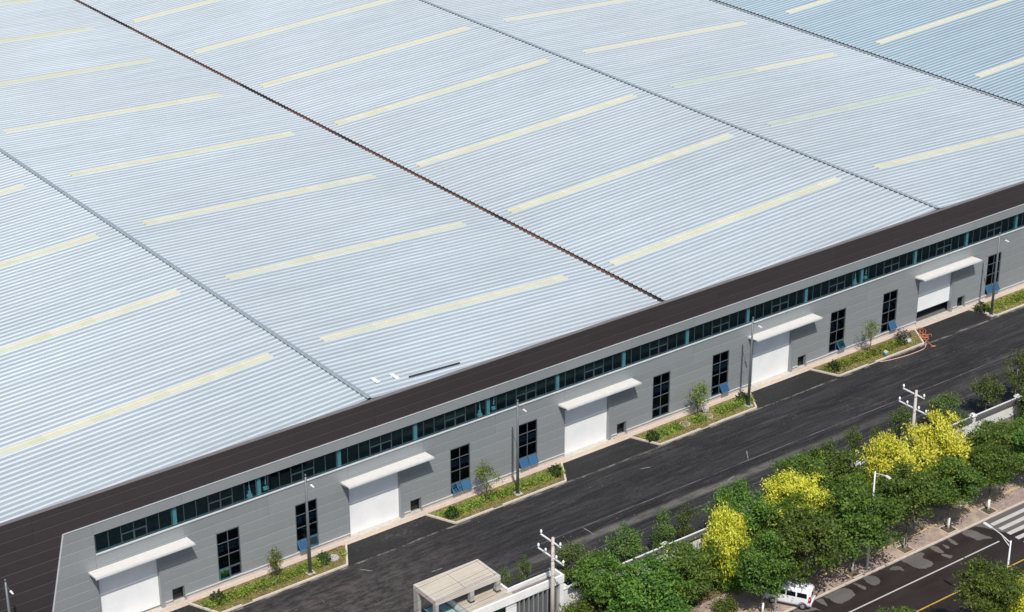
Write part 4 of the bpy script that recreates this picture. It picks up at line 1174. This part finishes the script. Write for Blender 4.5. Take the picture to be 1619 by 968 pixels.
tag(obj('cable', cb, M['palehose']), 'pale orange cable curving over the asphalt along the bed kerb', 'cable')
b = thing('bucket', 'blue bucket with a white cloth on the kerb of the planting bed', 'bucket', (88.0, -3.35, .1))
obj('body', MB().tube([(0, 0, 0), (0, 0, .42)], [.18, .24], 14), M['bluepl'], b, True)
obj('cloth', MB().hexa([(-.22, -.2, .42), (.24, -.16, .40), (.2, .22, .43), (-.18, .2, .45)], [(-.12, -.12, .56), (.15, -.1, .52), (.12, .14, .55), (-.1, .12, .6)]), M['sack'], b)
def lump(name, x, y, z, sx, sy, sz, mat, label, cat, seed):
    rr = random.Random(seed); mb = MB(); nu, nv = 12, 7
    for j in range(nv + 1):
        for i in range(nu):
            th = 2 * math.pi * i / nu; ph = math.pi * .5 * j / nv
            k = 1 + rr.uniform(-.14, .14)
            mb.v.append((x + sx * k * math.cos(th) * math.cos(ph), y + sy * k * math.sin(th) * math.cos(ph), z + sz * k * math.sin(ph)))
    for j in range(nv):
        for i in range(nu):
            q = (i + 1) % nu
            mb.f.append((j * nu + i, j * nu + q, (j + 1) * nu + q, (j + 1) * nu + i)); mb.m.append(0)
    return tag(obj(name, mb, mat, None, True), label, cat)
lump('sack', 92.4, -2.35, .09, .42, .32, .26, M['sack'], 'pale sack lying in the bed beside the clipped round bush', 'sack', 3)
rg = np.random.default_rng(77)
c3 = np.array([92.7, -1.35, .1]) + np.abs(rg.normal(size=(700, 3))) * np.array([.0, .0, .3]) + rg.normal(size=(700, 3)) * np.array([.45, .32, .05])
bp = tag(obj('brushwood_pile', leaf_mesh('brushwood_pile', c3, np.tile([0, 0, 1.], (700, 1)), .32, 8, [M['brush'], M['stone']], (rg.random(700) < .3).astype(int), aspect=.25), None), 'grey brown pile of cut brushwood against the wall behind the pale sack', 'brushwood')
bp['kind'] = 'stuff'
for i, (x, y, L, a, lab) in enumerate([(9.2, -1.05, 2.6, .03, 'long thin board lying against the wall side of the leftmost bed'), (19.8, -1.0, 2.8, .02, 'long thin board lying behind the round bush in the leftmost bed')]):
    o = obj('board', MB().box(0, L, -.05, .05, .16, .20), simple('old_timber', (0.22, 0.13, 0.08), .9), loc=(x, y, 0)); o.rotation_euler = (0, 0, a)
    tag(o, lab, 'board')

# ------------------------------------------------------------------ the white van
V = thing('van', 'white minivan parked at an angle on the pavement under the street tree', 'van', (47.88, -30.72, .0), math.atan2(2.22, -1.36))
# local axes: +x forward, +y left. stations: x, half width at sill/waist/roof, z sill, z hood-or-waist, z roof
st = [(-1.92, .70, .72, .58, .42, 1.02, 1.62), (-1.84, .77, .79, .66, .30, 1.05, 1.76), (-1.2, .80, .82, .70, .24, 1.06, 1.85), (0.1, .80, .82, .70, .24, 1.04, 1.86),
      (.55, .80, .82, .69, .24, 1.03, 1.82), (1.32, .80, .81, .70, .24, 1.02, 1.10), (1.78, .78, .78, .62, .26, .90, .98), (1.98, .66, .66, .5, .36, .76, .80)]
mb = MB()
rings = []
for (x, ws, ww, wr, zs, zw, zr) in st:
    ring = [(x, -ws, zs), (x, -ww, zs + .25), (x, -ww, zw), (x, -(wr + (ww - wr) * .25), zr - (zr - zw) * .28), (x, -wr * .86, zr - .02), (x, 0, zr + .02), (x, wr * .86, zr - .02), (x, wr + (ww - wr) * .25, zr - (zr - zw) * .28), (x, ww, zw), (x, ww, zs + .25), (x, ws, zs)]
    rings.append(ring)
for r_ in rings: mb.v += r_
n = 11
for k in range(len(st) - 1):
    for q in range(n):
        p_ = (q + 1) % n
        mb.f.append((k * n + q, (k + 1) * n + q, (k + 1) * n + p_, k * n + p_)); mb.m.append(0)
mb.f.append(tuple(range(n))); mb.m.append(0)
mb.f.append(tuple(range((len(st) - 1) * n, len(st) * n))[::-1]); mb.m.append(0)
body = obj('body', mb, M['carw'], V, True)
def sidepane(x0, x1, z0, z1, s, inset=.0):
    def yat(x, z): return .835 - (z - 1.05) * .16
    a = [(x0, s * yat(x0, z0), z0), (x1, s * yat(x1, z0), z0), (x1 - inset, s * yat(x1, z1), z1), (x0 + .03, s * yat(x0, z1), z1)]
    b_ = [(p[0], p[1] + s * .012, p[2]) for p in a]
    m = MB()
    m.quad(*(b_ if s > 0 else b_[::-1])); m.hexa(a if s < 0 else a[::-1], b_ if s < 0 else b_[::-1])
    return m
for s in (1, -1):
    for (x0, x1, ins) in ((-1.62, -.78, 0), (-.66, .12, 0), (.22, .92, .34)):
        obj('side_window', sidepane(x0, x1, 1.12, 1.52, s, ins), M['carglass'], V)
    obj('roof_rail', MB().tube([(-1.5, s * .60, 1.90), (-1.4, s * .60, 1.93), (.3, s * .60, 1.93), (.4, s * .60, 1.90)], .018, 6), M['steel'], V)
    obj('tail_lamp', MB().hexa([(-1.95, s * .68 - .13, .72), (-1.72, s * .72 - .10, .72), (-1.72, s * .72 + .11, .72), (-1.95, s * .68 + .10, .72)], [(-1.91, s * .66 - .10, 1.30), (-1.78, s * .69 - .08, 1.30), (-1.78, s * .69 + .10, 1.30), (-1.91, s * .66 + .09, 1.30)]), M['red'], V)
    obj('mirror', MB().box(.78, .92, s * .93 - .09, s * .93 + .09, 1.08, 1.26), M['carw'], V)
    obj('headlight', MB().box(1.80, 1.93, s * .55 - .14, s * .55 + .14, .68, .84), M['lens'], V)
    obj('door_handle', MB().box(-.55, -.38, s * .836 - .015, s * .836 + .015, .92, .95), M['steel'], V)
    obj('sill_trim', MB().box(-.85, .9, s * .80 - .02, s * .80 + .02, .22, .30), M['black'], V)
obj('rear_window', MB().hexa([(-1.95, -.52, 1.16), (-1.93, -.52, 1.16), (-1.93, .52, 1.16), (-1.95, .52, 1.16)][::-1][::-1], [(-1.93, -.48, 1.56), (-1.90, -.48, 1.56), (-1.90, .48, 1.56), (-1.93, .48, 1.56)]), M['carglass'], V)
obj('windscreen', MB().hexa([(1.36, -.66, 1.10), (1.36, .66, 1.10), (1.30, .66, 1.08), (1.30, -.66, 1.08)][::-1], [(.64, -.56, 1.78), (.64, .56, 1.78), (.58, .56, 1.76), (.58, -.56, 1.76)][::-1]), M['carglass'], V)
obj('bumper', MB().box(-2.0, -1.86, -.72, .72, .36, .60), M['carw'], V)
obj('bumper', MB().box(1.9, 2.03, -.66, .66, .32, .56), M['carw'], V)
for x in (-1.30, 1.28):
    for s in (1, -1):
        wh = obj('wheel', MB().tube([(x, s * .66, .29), (x, s * .70, .29), (x, s * .82, .29), (x, s * .845, .29)], [.27, .295, .295, .26], 20), M['tyre'], V)
        obj('rim', MB().tube([(x, s * .84, .29), (x, s * .853, .29)], [.185, .17], 16), M['rim'], wh)
        obj('wheel_arch', MB().tube([(x + .37 * math.cos(a), s * .822, .29 + .37 * math.sin(a)) for a in [math.pi * q / 10 for q in range(11)]], .03, 6), M['black'], V)
